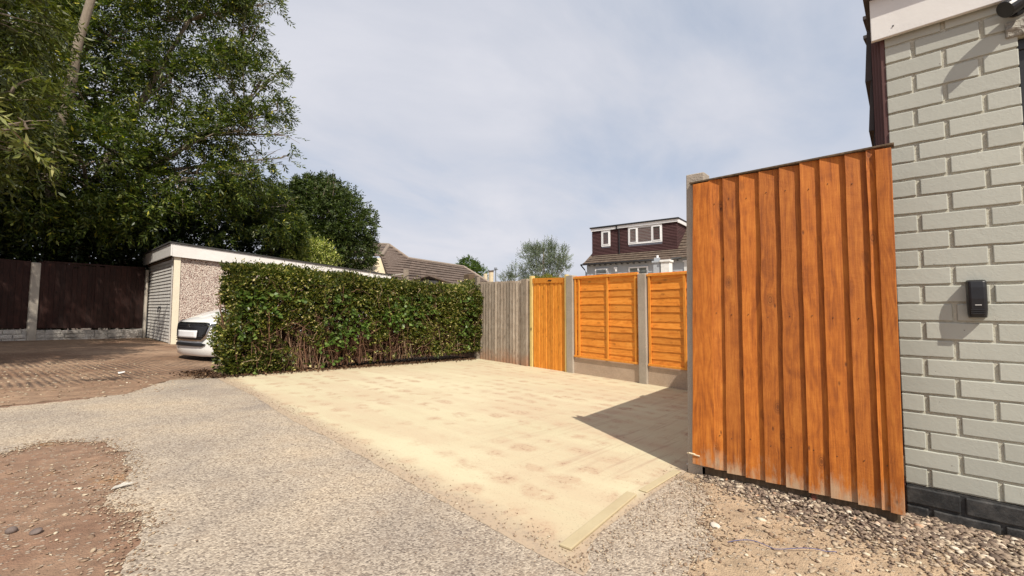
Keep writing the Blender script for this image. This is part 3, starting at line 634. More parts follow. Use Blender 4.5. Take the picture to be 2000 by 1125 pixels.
MB().poly([(.36, .030, 1.322), (.385, .030, 1.331), (.44, .030, 1.333), (.47, .030, 1.322), (.44, .030, 1.312), (.39, .030, 1.311)], (0, .004, 0)).build('knot', M['oldwood'], Fd)
MB().box(.0, .035, -.03, .05, -.245, 1.405).build('frame_post', M['yellowpost'], Fd, bevel=.003); MB().box(.885, .945, -.05, .035, -.25, 1.43).build('frame_post', M['yellowpost'], Fd, bevel=.003)
MB().box(.892, .912, .0355, .040, .42, .47).build('latch', M['blackmetal'], Fd)
# grey fence
xg = 3.16; Fg = tag(empty('featheredge_fence', (5.82 + .148 * xg, 2.13 + .989 * xg, 0), rzF), 'weathered grey featheredge fence at the back left corner of the slab', 'fence')
mb = MB(); x = .15
while x < 3.6:
    w_ = random.uniform(.088, .108); zt = 1.355 + .02 * x + random.uniform(-.006, .006); zb = -.27 - .02 * x
    mb.poly([(x - .012, .0, zb), (x + w_, .0, zb), (x + w_, .030, zb), (x - .012, .006, zb)], (random.uniform(-.004, .004), random.uniform(-.003, .003), zt - zb)); x += w_
mb.build('boards', M['grey'], Fg, bevel=.001, seg=1)
MB().box(.0, .15, -.05, .06, -.6, 1.38).build('post', M['grey'], Fg, bevel=.004)
for z in (.1, 1.1): MB().box(.0, 3.6, -.05, -.006, z, z + .08).build('rail', M['greyrail'], Fg)
MB().box(1.55, 1.66, .022, .10, -.6, 1.50).build('post', M['greyrail'], Fg, bevel=.004)
# side fence (behind the boarded panel)
Fs = tag(empty('side_fence', (2.735, .925, 0), math.atan2(.19, 3.0)), 'orange lap fence running back from the concrete post behind the boarded panel', 'fence')
lap_panel(Fs, .0, 1.42, .05, 1.54, 12, (.05, .7, 1.37)); lap_panel(Fs, 1.55, 2.90, .05, 1.54, 12, (1.6, 2.25, 2.85))
fpost(Fs, 1.42, 1.55, 1.56); fpost(Fs, 2.91, 2.99, 1.54)
MB().box(.0, 1.42, -.02, .02, -.6, .045).build('gravel_board', M['gboard'], Fs); MB().box(1.55, 2.90, -.02, .02, -.6, .045).build('gravel_board', M['gboard'], Fs)
# left dark fence
ang = math.atan2(17.2 - 16.513, 2.3 - .06)
Fl = tag(empty('brown_fence', (.06, 16.513, 0), ang), 'dark brown board fence on white stone effect base under the trees at left', 'fence')
# local +x towards garage, -y towards camera
for (a, b_) in ((-5.2, -.085), (.06, 2.36)):
    mb = MB(); x = a
    while x < b_ - .02:
        w_ = min(random.uniform(.10, .14), b_ - x); zt = 2.02 + (.06 if x > 1.3 else 0) - .02 * (x < 0)
        mb.poly([(x, .0, .30 - .04 * x), (x + w_ + .006, .004, .30 - .04 * x), (x + w_ + .006, -.010, .30 - .04 * x), (x, -.018, .30 - .04 * x)], (0, 0, zt - .30)); x += w_
    mb.build('boards', M['oldwood'], Fl, bevel=.002, seg=1)
    mb = MB(); rows = 3
    for r in range(rows):
        x = a; 
        while x < b_ - .03:
            w_ = min(random.uniform(.16, .42), b_ - x); z0 = -.06 + r * .105 - .04 * x
            d_ = random.uniform(.03, .055); mb.box(x + .004, x + w_ - .004, -d_, .0, z0 + random.uniform(0, .006), z0 + .099 + random.uniform(-.008, .008), .008); x += w_
    mb.build('gravel_board', M['stonewhite'], Fl, bevel=.012)
    MB().box(a, b_, -.012, .03, -.3, .285 - .04 * b_).build('backing', M['stonewhite'], Fl)
MB().box(1.20, 1.27, -.03, .02, .25, 2.06).box(.14, 2.36, -.028, -.019, 2.0, 2.045).build('batten', M['oldwood'], Fl)
for a, b_ in ((-.10, .09), (2.37, 2.45), (-3.2, -3.0)):
    MB().poly([(a, -.07, -.5), (b_ - .02, -.07, -.5), (b_ - .02, .05, -.5), (a, .05, -.5)], (.02, 0, 2.48)).build('concrete_post', M['oldpost'], Fl, bevel=.02)

# ------------------------------------------------------------------ GARAGE
G = tag(empty('garage', (2.45, 13.9, 0)), 'flat roofed pebbledash garage with white fascia and slatted white door behind the car', 'garage')
zt0, zt1, GL, GD = 2.46, 1.98, 6.2, 4.1     # fascia top front, back; length along +x; depth +y
def gz(x): return zt0 + (zt1 - zt0) * x / GL
mb = MB()
mb.add([(.14, 0, -.6), (GL, 0, -.6), (GL, 0, gz(GL) - .2), (.14, 0, gz(.14) - .2), (.14, GD, -.6), (GL, GD, -.6), (GL, GD, gz(GL) - .2), (.14, GD, gz(.14) - .2)], [(0, 1, 2, 3), (5, 4, 7, 6), (1, 5, 6, 2)])
mb.build('wall', M['pebble'], G)
mb = MB()
for i in range(1, 11): MB().box(i * .6 - .008, i * .6 + .008, -.012, .0, -.3, gz(i * .6) - .32).build('panel_joint', M['pebble'], G)
mb = MB(); mb.box(-.0, .138, -.022, .16, -.3, gz(.0) - .30); mb.build('corner_pier', M['pebble'], G, bevel=.006)
mb = MB(); mb.box(-.012, .13, -.038, -.023, -.3, gz(0) - .30); mb.build('corner_trim', plain('cream_trim', (.72, .65, .50), .6, .06), G, bevel=.003)
mb = MB()
mb.poly([(-.06, -.10, gz(-.06) - .33), (GL + .1, -.10, gz(GL + .1) - .24), (GL + .1, -.10, gz(GL + .1)), (-.06, -.10, gz(-.06))], (0, .022, 0))
mb.box(-.10, -.062, -.10, GD + .1, gz(0) - .31, gz(0) + .006)
mb.build('fascia', M['white'], G, bevel=.004)
mb = MB(); mb.poly([(-.13, -.13, gz(-.13) + .006), (GL + .12, -.13, gz(GL + .12) + .002), (GL + .12, GD + .12, gz(GL + .12) + .002), (-.13, GD + .12, gz(-.13) + .006)], (0, 0, .035)); mb.build('roof', M['felt'], G)
# door
mb = MB(); ns = 24; z0, z1 = -.08, gz(0) - .36
for i in range(ns):
    a = z0 + (z1 - z0) * i / ns; b_ = z0 + (z1 - z0) * (i + 1) / ns
    mb.poly([(.03, .26, a + .006), (-.002, .26, a + .006), (.012, .26, b_ - .008), (.04, .26, b_ - .002)], (0, GD - .42, 0))
dr = mb.build('door', M['gdoor'], G)
MB().box(.035, .05, .25, GD - .15, z0, z1).build('door_back', M['gdoor'], G)
MB().box(-.03, .05, GD - .155, GD - .06, -.1, gz(0) - .32).build('door_frame', M['gdoor'], G, bevel=.004); MB().box(-.008, .05, .165, .255, -.1, gz(0) - .32).build('door_frame', M['gdoor'], G, bevel=.004)
MB().box(-.01, .10, .256, GD - .156, z1 + .002, gz(0) - .312).build('door_header', M['timber'], G); MB().box(.0, .13, GD - .058, GD + .05, -.3, gz(0) - .32).build('pier', M['redbrick'], G)
h = MB(); h.box(-.05, .0, 1.45, 1.53, .80, .86); h.tube([(-.05, 1.50, .83), (-.055, 1.50, .70)], .015, 6); h.build('door_handle', M['black'], dr, bevel=.004)

# ------------------------------------------------------------------ CAR
C = tag(empty('parked_car', (1.90, 9.30, -.085), R(14)), 'white hatchback with large black grille parked behind the left end of the hedge', 'car')
HW = .96
def xf(y): return .34 * (abs(y) / HW) ** 2.8
path = [(.03, .09), (-.005, .12), (-.015, .22), (-.01, .30), (0, .42), (.01, .55), (.03, .66), (.07, .705), (.16, .75), (.40, .84), (.75, .93), (1.15, 1.0), (1.35, 1.04), (1.75, 1.33), (2.15, 1.55), (2.6, 1.63), (3.3, 1.60), (3.9, 1.50), (4.25, 1.15), (4.40, .95), (4.45, .55), (4.42, .25)]
ny = 22; mb = MB(); vs = []
for (px_, pz) in path:
    for k in range(ny + 1):
        y = -HW + 2 * HW * k / ny; a = abs(y) / HW
        fr = max(0, 1 - px_ / 2.2); x = px_ + xf(y) * fr - (xf(y) * .4 if px_ > 4 else 0)
        cab = max(0, min(1, (pz - 1.0) / .6)); yy = y * (1 - .22 * cab)
        drop = (.16 * a ** 5 if pz > .66 else .0) + .03 * a * a * (pz > .7)
        vs.append((x, yy, pz - drop))
W1 = ny + 1
fs = [(i * W1 + k, i * W1 + k + 1, (i + 1) * W1 + k + 1, (i + 1) * W1 + k) for i in range(len(path) - 1) for k in range(ny)]
base = len(vs)
for sgn, k in ((-1, 0), (1, ny)):   # sides: sill line under each edge point
    idx = []
    for i, (px_, pz) in enumerate(path):
        v = vs[i * W1 + k]; vs.append((v[0], sgn * (HW + (.0 if i in (0, len(path) - 1) else .01)), min(.24, v[2]))); idx.append(len(vs) - 1)
    for i in range(len(path) - 1):
        q_ = (i * W1 + k, (i + 1) * W1 + k, idx[i + 1], idx[i]); fs.append(q_ if sgn < 0 else q_[::-1])
mb.add(vs, fs); body = mb.build('body', M['carwhite'], C, smooth=True)
def front_patch(name, pts, off, mat, nyy=14, th=.02, smooth=True):
    # pts: list of (y, zlow, zhigh) from -y to +y laid over the nose
    mb = MB(); vs = []; m_ = len(pts)
    def nose(z): 
        return LP([(.09, .03), (.12, -.005), (.22, -.015), (.30, -.01), (.42, 0), (.55, .01), (.66, .03), (.705, .07), (.75, .16), (.84, .40)], z)
    L_ = []
    for i in range(nyy * (m_ - 1) + 1):
        f = i / nyy; a = min(int(f), m_ - 2); f -= a; L_.append(tuple(p + (q - p) * f for p, q in zip(pts[a], pts[a + 1])))
    for (y, z0, z1) in L_:
        for j in range(5):
            z = z0 + (z1 - z0) * j / 4; vs.append((nose(z) * 1 + xf(y) * (1 - max(0, nose(z)) / 2.2) - off, y, z))
    fs = [(i * 5 + j, i * 5 + j + 1, (i + 1) * 5 + j + 1, (i + 1) * 5 + j) for i in range(len(L_) - 1) for j in range(4)]
    mb.add(vs, fs); o = mb.build(name, mat, C, smooth=smooth); s_ = o.modifiers.new('solid', 'SOLIDIFY'); s_.thickness = th; s_.offset = 0; return o
front_patch('grille_surround', [(-.52, .60, .64), (-.47, .42, .668), (-.38, .35, .672), (.38, .35, .672), (.47, .42, .668), (.52, .60, .64)], .016, M['chrome'], 6, .02)
gr = front_patch('grille', [(-.49, .595, .63), (-.44, .44, .656), (-.365, .37, .66), (.365, .37, .66), (.44, .44, .656), (.49, .595, .63)], .030, M['grille'], 6, .02)
for i in range(7): front_patch('grille_bar', [(-.42, .39 + i * .038, .397 + i * .038), (.42, .39 + i * .038, .397 + i * .038)], .044, M['blackmetal'], 16, .008)
front_patch('lower_intake', [(-.46, .295, .305), (-.38, .262, .318), (.38, .262, .318), (.46, .295, .305)], .018, M['grille'], 6, .02)
front_patch('number_plate', [(-.30, .41, .535), (.30, .41, .535)], .058, M['plate'], 8, .012)
for sg in (-1, 1):
    a = [(sg * .935, .62, .70), (sg * .86, .605, .69), (sg * .68, .60, .655), (sg * .535, .61, .645)]
    if sg > 0: a = a[::-1]
    front_patch('headlight', a, .02, M['lamp'], 6, .02)
    b_ = [(sg * .93, .335, .345), (sg * .56, .335, .345)]
    if sg > 0: b_ = b_[::-1]
    front_patch('bumper_seam', b_, .012, M['grille'], 6, .012)
    b_ = [(sg * .88, .25, .27), (sg * .74, .235, .285)]
    if sg > 0: b_ = b_[::-1]
    front_patch('fog_light', b_, .014, M['lamp'], 4, .012)
em = MB()
for dz in (.0, .022): em.tube([(-.018, -.034, .590 + dz), (-.022, 0, .612 + dz), (-.018, .034, .590 + dz)], .006, 6)
em.build('badge', M['chrome'], C)
# greenhouse glass
mb = MB(); mb.poly([(1.44, -.70, 1.07), (1.44, .70, 1.07), (2.02, .58, 1.48), (2.02, -.58, 1.48)], (-.03, 0, .03)); mb.build('windscreen', M['glass'], C)
for sg in (-1, 1): MB().poly([(1.75, sg * .83, 1.12), (2.3, sg * .77, 1.46), (3.4, sg * .77, 1.46), (3.9, sg * .83, 1.12)], (0, sg * .03, 0)).build('side_window', M['glass'], C)
for sx in (.92, 3.6):
    for sg in (-1, 1):
        mb = MB(); mb.tube([(sx, sg * .99, .33), (sx, sg * .78, .33)], .335, 28); ty = mb.build('wheel', M['tyre'], C, bevel=.03)
        mb = MB(); mb.tube([(sx, sg * 1.0, .33), (sx, sg * .96, .33)], .21, 20); mb.build('rim', M['chrome'], ty)
MB().box(.25, 4.2, -.75, .75, .17, .24).build('underbody', M['grille'], C)

# ------------------------------------------------------------------ FOLIAGE
def nz3(P, s, seed=0.):
    x, y, z = (P * s).T
    return (np.sin(x * 1.7 + seed) * np.cos(y * 1.3 - seed * 2) + np.sin(y * 2.1 + z * 1.1 + seed) * .8 + np.cos(z * 1.9 - x * .9 + seed * 3) * .8 + np.sin(x * 4.3 + y * 3.7 + z * 4.9 + seed) * .5) / 3.1
def unit(v): return v / np.maximum(np.linalg.norm(v, axis=-1, keepdims=True), 1e-6)
def sprays(P, A, L, nl, ll, lw, droop=.2, seed=0):
    """P spray bases, A axis; nl leaflets along length L; returns quads"""
    n_ = len(P); U_ = unit(np.cross(A, unit(rng.normal(size=(n_, 3)) + np.array([0, 0, 1.2])))); out = []
    Nn = unit(np.cross(U_, A))
    for k in range(nl):
        f = (k + .6) / nl; side = 1 if k % 2 else -1
        if k == nl - 1: side = 0
        base = P + A * (L * f)[:, None] + np.array([0, 0, -1.]) * (droop * L * f * f)[:, None]
        d = unit(A * .75 + U_ * side * .85 + rng.normal(0, .22, (n_, 3)) + np.array([0, 0, -droop * .9]))
        w = unit(np.cross(d, Nn + rng.normal(0, .45, (n_, 3))))
        l_ = ll * rng.uniform(.7, 1.25, (n_, 1)); ww = lw * rng.uniform(.8, 1.2, (n_, 1))
        nn_ = np.cross(d, w)
        q = np.stack([base, base + d * l_ * .45 + w * ww * .5 + nn_ * ww * .15, base + d * l_ + nn_ * (-.1) * l_, base + d * l_ * .45 - w * ww * .5 + nn_ * ww * .15], 1)
        out.append(q)
    return np.concatenate(out)
def crown(lobes, dens, L=.3, nl=9, ll=.12, lw=.035, droop=.25, thr=-.35, ns=1.1, inner=.45, axis='out', seed=0., up=.0, clump=False):
    Q = []
    for (x, y, z, r) in lobes:
        n_ = int(dens * r ** 2)
        d = unit(rng.normal(size=(n_, 3))); rr = r * (inner + (1 - inner) * rng.random((n_, 1)) ** .6) * rng.uniform(.85, 1.12, (n_, 1))
        P_ = np.array([x, y, z]) + d * rr
        keep = nz3(P_, ns, seed) + (.45 * nz3(P_, ns * 3.1, seed + 5) if clump else 0) > thr + rng.uniform(-.12, .12, n_)
        P_, d = P_[keep], d[keep]
        A_ = unit(d * .8 + rng.normal(0, .55, P_.shape) + np.array([0, 0, up]))
        Q.append(sprays(P_, A_, L * rng.uniform(.6, 1.3, len(P_)), nl, ll, lw, droop))
    return np.concatenate(Q)
def limbs(mb, base, lobes, r0=.05, twigs=7, seed=0, tw=.014):
    rs = random.Random(seed)
    for (x, y, z, r) in lobes:
        c = Vector((x, y, z)); b_ = min(base, key=lambda p: (Vector(p[:3]) - c).length + max(0, p[2] - z + .5) * 3); b3 = Vector(b_[:3])
        mid = b3.lerp(c, .5) + Vector((rs.uniform(-.3, .3), rs.uniform(-.3, .3), rs.uniform(.0, .5))) * r * .6
        pts = [b3.lerp(mid, f).lerp(mid.lerp(c, f), f) for f in [i / 7 for i in range(8)]]
        rad0 = min(r0 * (.5 + r * .5), b_[3] * .8); mb.tube(pts, [rad0 * (1 - .75 * i / 7) for i in range(8)], 6, False)
        for _ in range(twigs):
            s0 = pts[rs.randint(3, 7)]; dv = Vector((rs.gauss(0, 1), rs.gauss(0, 1), rs.gauss(.2, .8))).normalized() * r * rs.uniform(.7, 1.15); e = c + dv
            p2 = [s0.lerp(e, f) + Vector((rs.uniform(-1, 1), rs.uniform(-1, 1), rs.uniform(-1, 1))) * .06 * r + Vector((0, 0, .12 * r * math.sin(f * 3.14))) for f in (0, .25, .5, .75, 1)]
            mb.tube(p2, [tw * 1.5, tw * 1.2, tw * .9, tw * .6, tw * .25], 4, False)
BIG = [(-0.31,19.09,9.24,1.84),(-0.37,16.40,6.40,1.55),(-0.38,16.57,4.33,1.42),(0.68,16.11,4.89,1.49),(0.73,19.52,8.07,1.48),(1.55,18.48,9.71,1.56),(2.64,17.25,10.04,1.48),(3.75,16.72,10.54,1.36),(4.49,16.66,10.35,0.97),(1.98,19.62,8.23,1.41),(2.82,17.19,8.23,1.32),(3.95,16.67,8.50,1.19),(4.92,16.33,8.58,0.79),(5.27,15.93,8.76,0.50),(0.48,17.17,3.66,1.45),(1.59,17.30,5.42,1.22),(2.78,17.38,6.43,1.32),(3.78,16.28,6.43,1.15),(4.71,15.97,6.71,0.94),(5.70,15.74,6.80,0.56),(5.45,15.7,7.6,.4),(6.1,17.4,4.3,.85),(6.0,18.6,5.1,.7),(6.9,18.9,5.0,.65),(6.3,18.2,4.6,.7),(6.7,17.9,3.8,.75),(5.7,16.9,3.9,.7),(5.0,17.0,4.3,.85),(4.3,17.2,3.9,.8),(5.6,16.0,9.1,.4),(5.75,16.2,6.1,.45),(4.9,16.2,11.2,.8),(2.15,16.78,4.04,1.28),(3.40,16.83,4.95,1.32),(4.54,16.28,5.26,1.02),(5.10,16.31,5.70,0.58),(-1.40,18.90,7.89,2.12),(-1.48,19.21,5.35,2.12),(0.56,19.36,12.35,2.64),(2.86,17.52,12.76,2.22),(-1.64,20.36,11.53,2.29)]
T = tag(empty('ash_tree', (.45, 20.1, 0)), 'tall ash tree with loose feathery crown rising above the brown fence and garage', 'tree')
off = np.array([.45, 20.1, 0])
L0 = [(a - .45, b - 20.1, c, d) for a, b, c, d in BIG]
q = crown(L0, 520, L=.34, nl=9, ll=.15, lw=.045, droop=.30, thr=.02, ns=1.5, seed=1.3, clump=True)
fastmesh('crown', q, 4, M['ash'], T)
mb = MB(); tr = [(0, 0, -.2, .30), (-.02, 0, 2.5, .25), (.0, -.05, 5.27, .19), (.09, -.31, 7.41, .15), (.25, -.61, 8.89, .12), (.48, -1.02, 10.87, .09), (.6, -1.3, 13.2, .04)]
mb.tube([p[:3] for p in tr], [p[3] for p in tr], 12)
tr2 = [(.05, 0, .8, .20), (.9, -.8, 3.3, .15), (1.9, -1.8, 5.2, .11), (3.2, -2.8, 6.6, .07), (4.2, -3.6, 7.6, .04)]; mb.tube([p[:3] for p in tr2], [p[3] for p in tr2], 10)
tr3 = [(-.05, 0, 1., .18), (.5, -1.2, 4.0, .12), (1.6, -2.0, 7.2, .08), (2.7, -2.8, 10.3, .05)]; mb.tube([p[:3] for p in tr3], [p[3] for p in tr3], 10)
tr4 = [(0, -.3, 1.0, .2), (-.15, -2.8, 4.0, .15), (-.03, -3.84, 6.0, .12), (.06, -4.0, 6.9, .11), (.13, -4.15, 7.8, .095), (.33, -4.4, 9.08, .085), (.55, -4.7, 11.5, .06)]; mb.tube([p[:3] for p in tr4], [p[3] for p in tr4], 12)
limbs(mb, tr + tr2 + tr3, [l for l in L0 if l[2] > 4.6 or l[0] < 3], .07, 9, 3); mb.build('trunk', M['bark'], T, smooth=True)
# evergreen thicket behind the fence and garage
TH = [(-4.2,18.2,2.6,1.5),(-2.8,18.0,3.0,1.5),(-1.5,17.7,2.6,1.2),(-.4,17.6,2.9,1.15),(.6,17.9,3.0,1.2),(1.5,18.3,3.1,1.25),(2.4,19.2,3.3,1.3),(3.4,19.3,3.2,1.3),(4.5,19.5,3.4,1.4),(5.6,19.4,3.2,1.3),(6.5,19.2,3.6,1.15),(-3.4,19.4,4.6,1.9),(-1.2,19.2,4.4,1.7),(.8,19.6,4.4,1.5),(2.9,20.0,4.6,1.5),(4.9,19.9,4.5,1.2),(6.3,20.0,4.7,.9),(5.6,19.5,5.3,.65),(-.9,17.3,2.15,.7),(1.1,17.6,2.2,.62),(-2.2,17.0,2.2,.7),(2.0,18.1,2.1,.7), (.0,18.6,1.2,1.2),(2.2,19.0,1.3,1.2)]
T = tag(empty('laurel_thicket', (1.2, 19.4, 0)), 'dense dark evergreen thicket leaning over the brown fence and behind the garage', 'shrub')
L0 = [(a - 1.2, b - 19.4, c, d) for a, b, c, d in TH]
q = crown(L0, 520, L=.26, nl=6, ll=.13, lw=.058, droop=.2, thr=-.9, ns=1.3, inner=.75, seed=2.)
fastmesh('foliage', q, 4, M['ivy'], T)
mb = MB(); tr = [(-5, -.6, -.1, .09), (-3, -.8, 2.2, .08), (-1.5, -.4, .0, .09), (-.5, -.4, 2.3, .07), (1.5, .2, -.1, .09), (2.5, .2, 2.5, .07), (4.5, .2, 2.6, .07)]
for i in range(9): x = -5 + i * 1.3; mb.tube([(x, -.2, -.2), (x + .1, -.3, 1.2), (x + .2, -.1, 2.6)], [.09, .07, .04], 8)
limbs(mb, [(-5 + i * 1.3 + .2, -.1, 2.4, .05) for i in range(9)], L0, .04, 5, 6); mb.build('stems', M['bark'], T, smooth=True)
# near overhanging tree at the left, mostly out of frame
NE = [(-.75,10.24,4.52,.84),(-.30,9.05,3.81,.42),(-.55,9.39,3.18,.71),(-.10,8.2,3.12,.20),(-.96,11.12,5.78,1.24),(-.37,9.77,5.20,.46),(-2.4,9.0,4.6,1.5),(-3.6,7.6,5.0,1.6),(-2.2,7.4,5.6,1.3),(-4.2,9.5,4.2,1.7),(-2.6,11.2,4.6,1.5),(-4.6,11.5,4.6,1.7),(-1.9,9.6,3.0,.9),(-3.4,9.4,6.6,1.7),(-1.6,11.6,7.0,1.2),(-3.2,12.4,6.0,1.5),(-1.7,12.9,4.4,1.0),(-2.6,8.4,7.4,1.5),(-1.6,12.6,8.0,1.2),(-4.4,8.2,7.6,1.7),(-3.6,6.3,6.2,1.2),(-2.9,14.2,6.4,1.4),(-4.8,13.2,4.8,1.6)]
T = tag(empty('willow_tree', (-3.4, 9.8, .13)), 'olive green narrow leaved tree whose branches hang in at the top left edge', 'tree')
L0 = [(a + 3.4, b - 9.8, c - .13, d) for a, b, c, d in NE]
q = crown(L0, 520, L=.30, nl=9, ll=.13, lw=.034, droop=.55, thr=-.25, ns=1.6, seed=4.)
fastmesh('crown', q, 4, M['nearleaf'], T)
mb = MB(); tr = [(0, 0, -.3, .26), (.05, .1, 2.2, .2), (.2, .0, 4.5, .14), (.3, .1, 6.5, .07)]; mb.tube([p[:3] for p in tr], [p[3] for p in tr], 12)
limbs(mb, tr, L0, .06, 8, 8); mb.build('trunk', M['bark'], T, smooth=True)
# the single near twig with big pale leaves
T = tag(empty('leafy_twig', (-.35, 5.1, 2.75)), 'drooping twig with pale pointed leaves hanging at the left edge below the olive branches', 'twig')
mb = MB(); tp = [(-.9, -.1, .5), (-.35, .1, .18), (0, .3, -.18), (.22, .5, -.42), (.36, .58, -.56)]; mb.tube(tp, [.010, .008, .006, .004, .002], 6, False)
bp = []; bd = []
for i in range(26):
    f = i / 25; a = min(int(f * 3) + 1, 3); a0, a1 = Vector(tp[a]), Vector(tp[min(a + 1, 4)]); g_ = f * 3 - int(f * 3) if f < 1 else 1; p_ = a0.lerp(a1, g_); bp.append(p_[:]); bd.append((random.gauss(.4, .6), random.gauss(0, .6), random.gauss(-.3, .5)))
mb.build('stem', M['twig'], T)
q = sprays(np.array(bp), unit(np.array(bd)), np.full(26, .12), 5, .10, .024, .3); fastmesh('leaves', q, 4, leafmat('pale_olive_leaf', [(0, (.10, .12, .02)), (.6, (.22, .23, .07)), (1, (.38, .36, .16))]), T)
# ivy-clad round tree
RO = [(9.18,19.38,5.05,1.46),(8.90,20.39,5.64,1.33),(9.83,18.70,4.58,1.06),(8.62,20.78,4.67,1.45),(9.47,19.17,3.64,1.41),(8.62,20.15,3.17,1.65),(10.03,18.57,3.40,0.82),(9.20,20.01,6.24,0.72),(8.55,20.72,6.36,0.63),(7.7,20.9,4.4,1.2),(7.9,20.6,3.0,1.2),(7.4,20.8,5.1,.7),(8.1,20.9,5.9,.5),(7.9,21.1,6.1,.55),(7.6,21.2,5.7,.75),(7.4,21.3,5.0,.9),(9.6,19.6,5.9,.45)]
T = tag(empty('ivy_tree', (9.0, 20.0, -.3)), 'rounded dense dark green tree with spiky top standing between garage and bungalow', 'tree')
L0 = [(a - 9, b - 20, c + .3, d) for a, b, c, d in RO]
q = crown(L0, 800, L=.24, nl=6, ll=.12, lw=.06, droop=.15, thr=-.35, ns=2.6, inner=.62, seed=5., clump=True)
sp = [(random.gauss(0, .9), random.gauss(0, .5), random.uniform(1.5, 2.1)) for _ in range(46)]
P_ = []
mb = MB(); tr = [(0, 0, -.2, .3), (.1, 0, 2.5, .24), (.0, .1, 5.5, .12)]; mb.tube([p[:3] for p in tr], [p[3] for p in tr], 10); limbs(mb, tr, L0, .05, 5, 9)
for i in range(44):
    a = (random.uniform(-.9, 1.3), random.uniform(-1, .8)); zb = 6.5 - .55 * abs(a[0] + .1) ** 1.5; e = (a[0] + random.uniform(-.1, .35), a[1], zb + random.uniform(.25, 1.0))
    mb.tube([(a[0], a[1], zb - .3), e], [.012, .005], 4, False)
    for k in range(7): f = k / 6; P_.append((a[0] + (e[0] - a[0]) * f, a[1], zb - .3 + (e[2] - zb + .3) * f))
P_ = np.array(P_); q = np.concatenate([q, sprays(P_, unit(rng.normal(0, .6, P_.shape) + np.array([.1, 0, .7])), np.full(len(P_), .12), 4, .09, .035, .1)])
fastmesh('crown', q, 4, M['roundleaf'], T); mb.build('trunk', M['bark'], T, smooth=True)
def tree(name, label, lobes, mat, dens, base, kw, cat='tree', stem=.1, twg=4, seed=1):
    T = tag(empty(name, base), label, cat); L0 = [(a - base[0], b - base[1], c - base[2], d) for a, b, c, d in lobes]
    fastmesh('crown', crown(L0, dens, **kw), 4, mat, T)
    mb = MB(); zc_ = min(l[2] for l in L0); top_ = max(l[2] for l in L0)
    tr = [(0, 0, -.2, stem), (.03, .02, zc_ * .7, stem * .8), (.0, .05, top_, stem * .3)]; mb.tube([p[:3] for p in tr], [p[3] for p in tr], 8)
    limbs(mb, tr, L0, stem * .5, twg, seed, .01); mb.build('trunk', M['bark'], T, smooth=True); return T
tree('variegated_shrub', 'bright yellow green variegated shrub showing above the garage fascia', [(7.55,18.55,2.95,0.76),(7.10,18.95,2.86,0.70),(8.05,18.15,2.93,0.66),(8.5,17.98,2.62,0.40),(7.65,18.45,3.18,0.45),(7.6,18.7,1.9,.9)], M['holly'], 900, (7.7, 19.0, -.3), dict(L=.16, nl=5, ll=.075, lw=.035, droop=-.2, thr=-.8, inner=.75, up=.9), 'shrub', .06)
tree('silver_tree', 'loose silvery green tree rising behind the grey and orange fences', [(17.30,13.52,3.27,0.72),(17.24,14.32,3.46,0.52),(17.73,13.04,3.27,0.60),(18.01,12.77,2.88,0.40),(17.33,13.55,2.40,1.10),(16.83,14.84,2.43,0.55),(16.45,15.29,2.17,0.32),(17.01,13.79,3.72,0.36),(17.53,13.21,3.76,0.32),(17.98,12.75,3.43,0.30),(17.5,13.4,1.4,1.0)], M['silver'], 760, (17.4, 13.5, -.36), dict(L=.28, nl=8, ll=.085, lw=.030, droop=-.25, thr=-.30, ns=3.2, inner=.3, up=.7), stem=.09)
tree('round_tree', 'small rounded mid green tree behind the end of the bungalow roof', [(21.54,23.76,3.35,0.95),(21.17,24.18,3.14,0.76),(22.05,23.21,3.14,0.62),(21.51,23.73,3.95,0.42),(20.78,24.60,3.32,0.42),(21.6,23.8,2.2,1.2)], M['mid'], 620, (21.6, 23.8, -.36), dict(L=.24, nl=6, ll=.12, lw=.06, droop=0, thr=-.9, inner=.7, up=.3))
tree('golden_hedge', 'clipped yellow green hedge top showing just above the orange gate', [(11.15,8.51,1.60,.26),(10.93,8.76,1.58,.24),(11.37,8.27,1.57,.22),(10.75,8.92,1.55,.18),(11.15,8.51,1.2,.35),(11.55,8.1,1.5,.2)], M['privet'], 5200, (11.1, 8.6, -.36), dict(L=.08, nl=5, ll=.035, lw=.02, droop=0, thr=-1, inner=.6, up=.6), 'hedge', .03)

# ------------------------------------------------------------------ HEDGE
H = tag(empty('hedge', (1.90, 6.72, -.08)), 'long clipped leafy hedge with bare brown stems along its base behind the slab', 'hedge')
def htop(x): return 1.52 - .045 * x + .0     # local height above local origin
HL = 4.60; HD = .72
def htopabs(x): return (1.47 + (1.262 - 1.47) * x / 4.75) + .08
n_ = 27000
face = rng.choice(4, n_, p=[.58, .24, .08, .10])
x = rng.uniform(-.04, HL + .04, n_); y = rng.uniform(0, HD, n_); zr = rng.random(n_)
dep = np.abs(rng.normal(0, .07, n_))
P_ = np.zeros((n_, 3)); A_ = np.zeros((n_, 3))
tops = 1.55 + (1.342 - 1.55) * x / HL
f0 = face == 0; P_[f0] = np.stack([x[f0], dep[f0], (zr * tops)[f0]], 1); A_[f0] = (0, -1, .25)
f1 = face == 1; P_[f1] = np.stack([x[f1], y[f1], (tops - dep * .7)[f1]], 1); A_[f1] = (0, -.2, 1)
f2 = face == 2; P_[f2] = np.stack([dep[f2], y[f2], (zr * tops)[f2]], 1); A_[f2] = (-1, -.2, .2)
f3 = face == 3; P_[f3] = np.stack([HL - dep[f3], y[f3], (zr * tops)[f3]], 1); A_[f3] = (1, -.2, .2)
bul = nz3(P_, 1.7, 1.) * .075 + nz3(P_, 5.5, 2.) * .045
P_ += unit(A_) * bul[:, None]
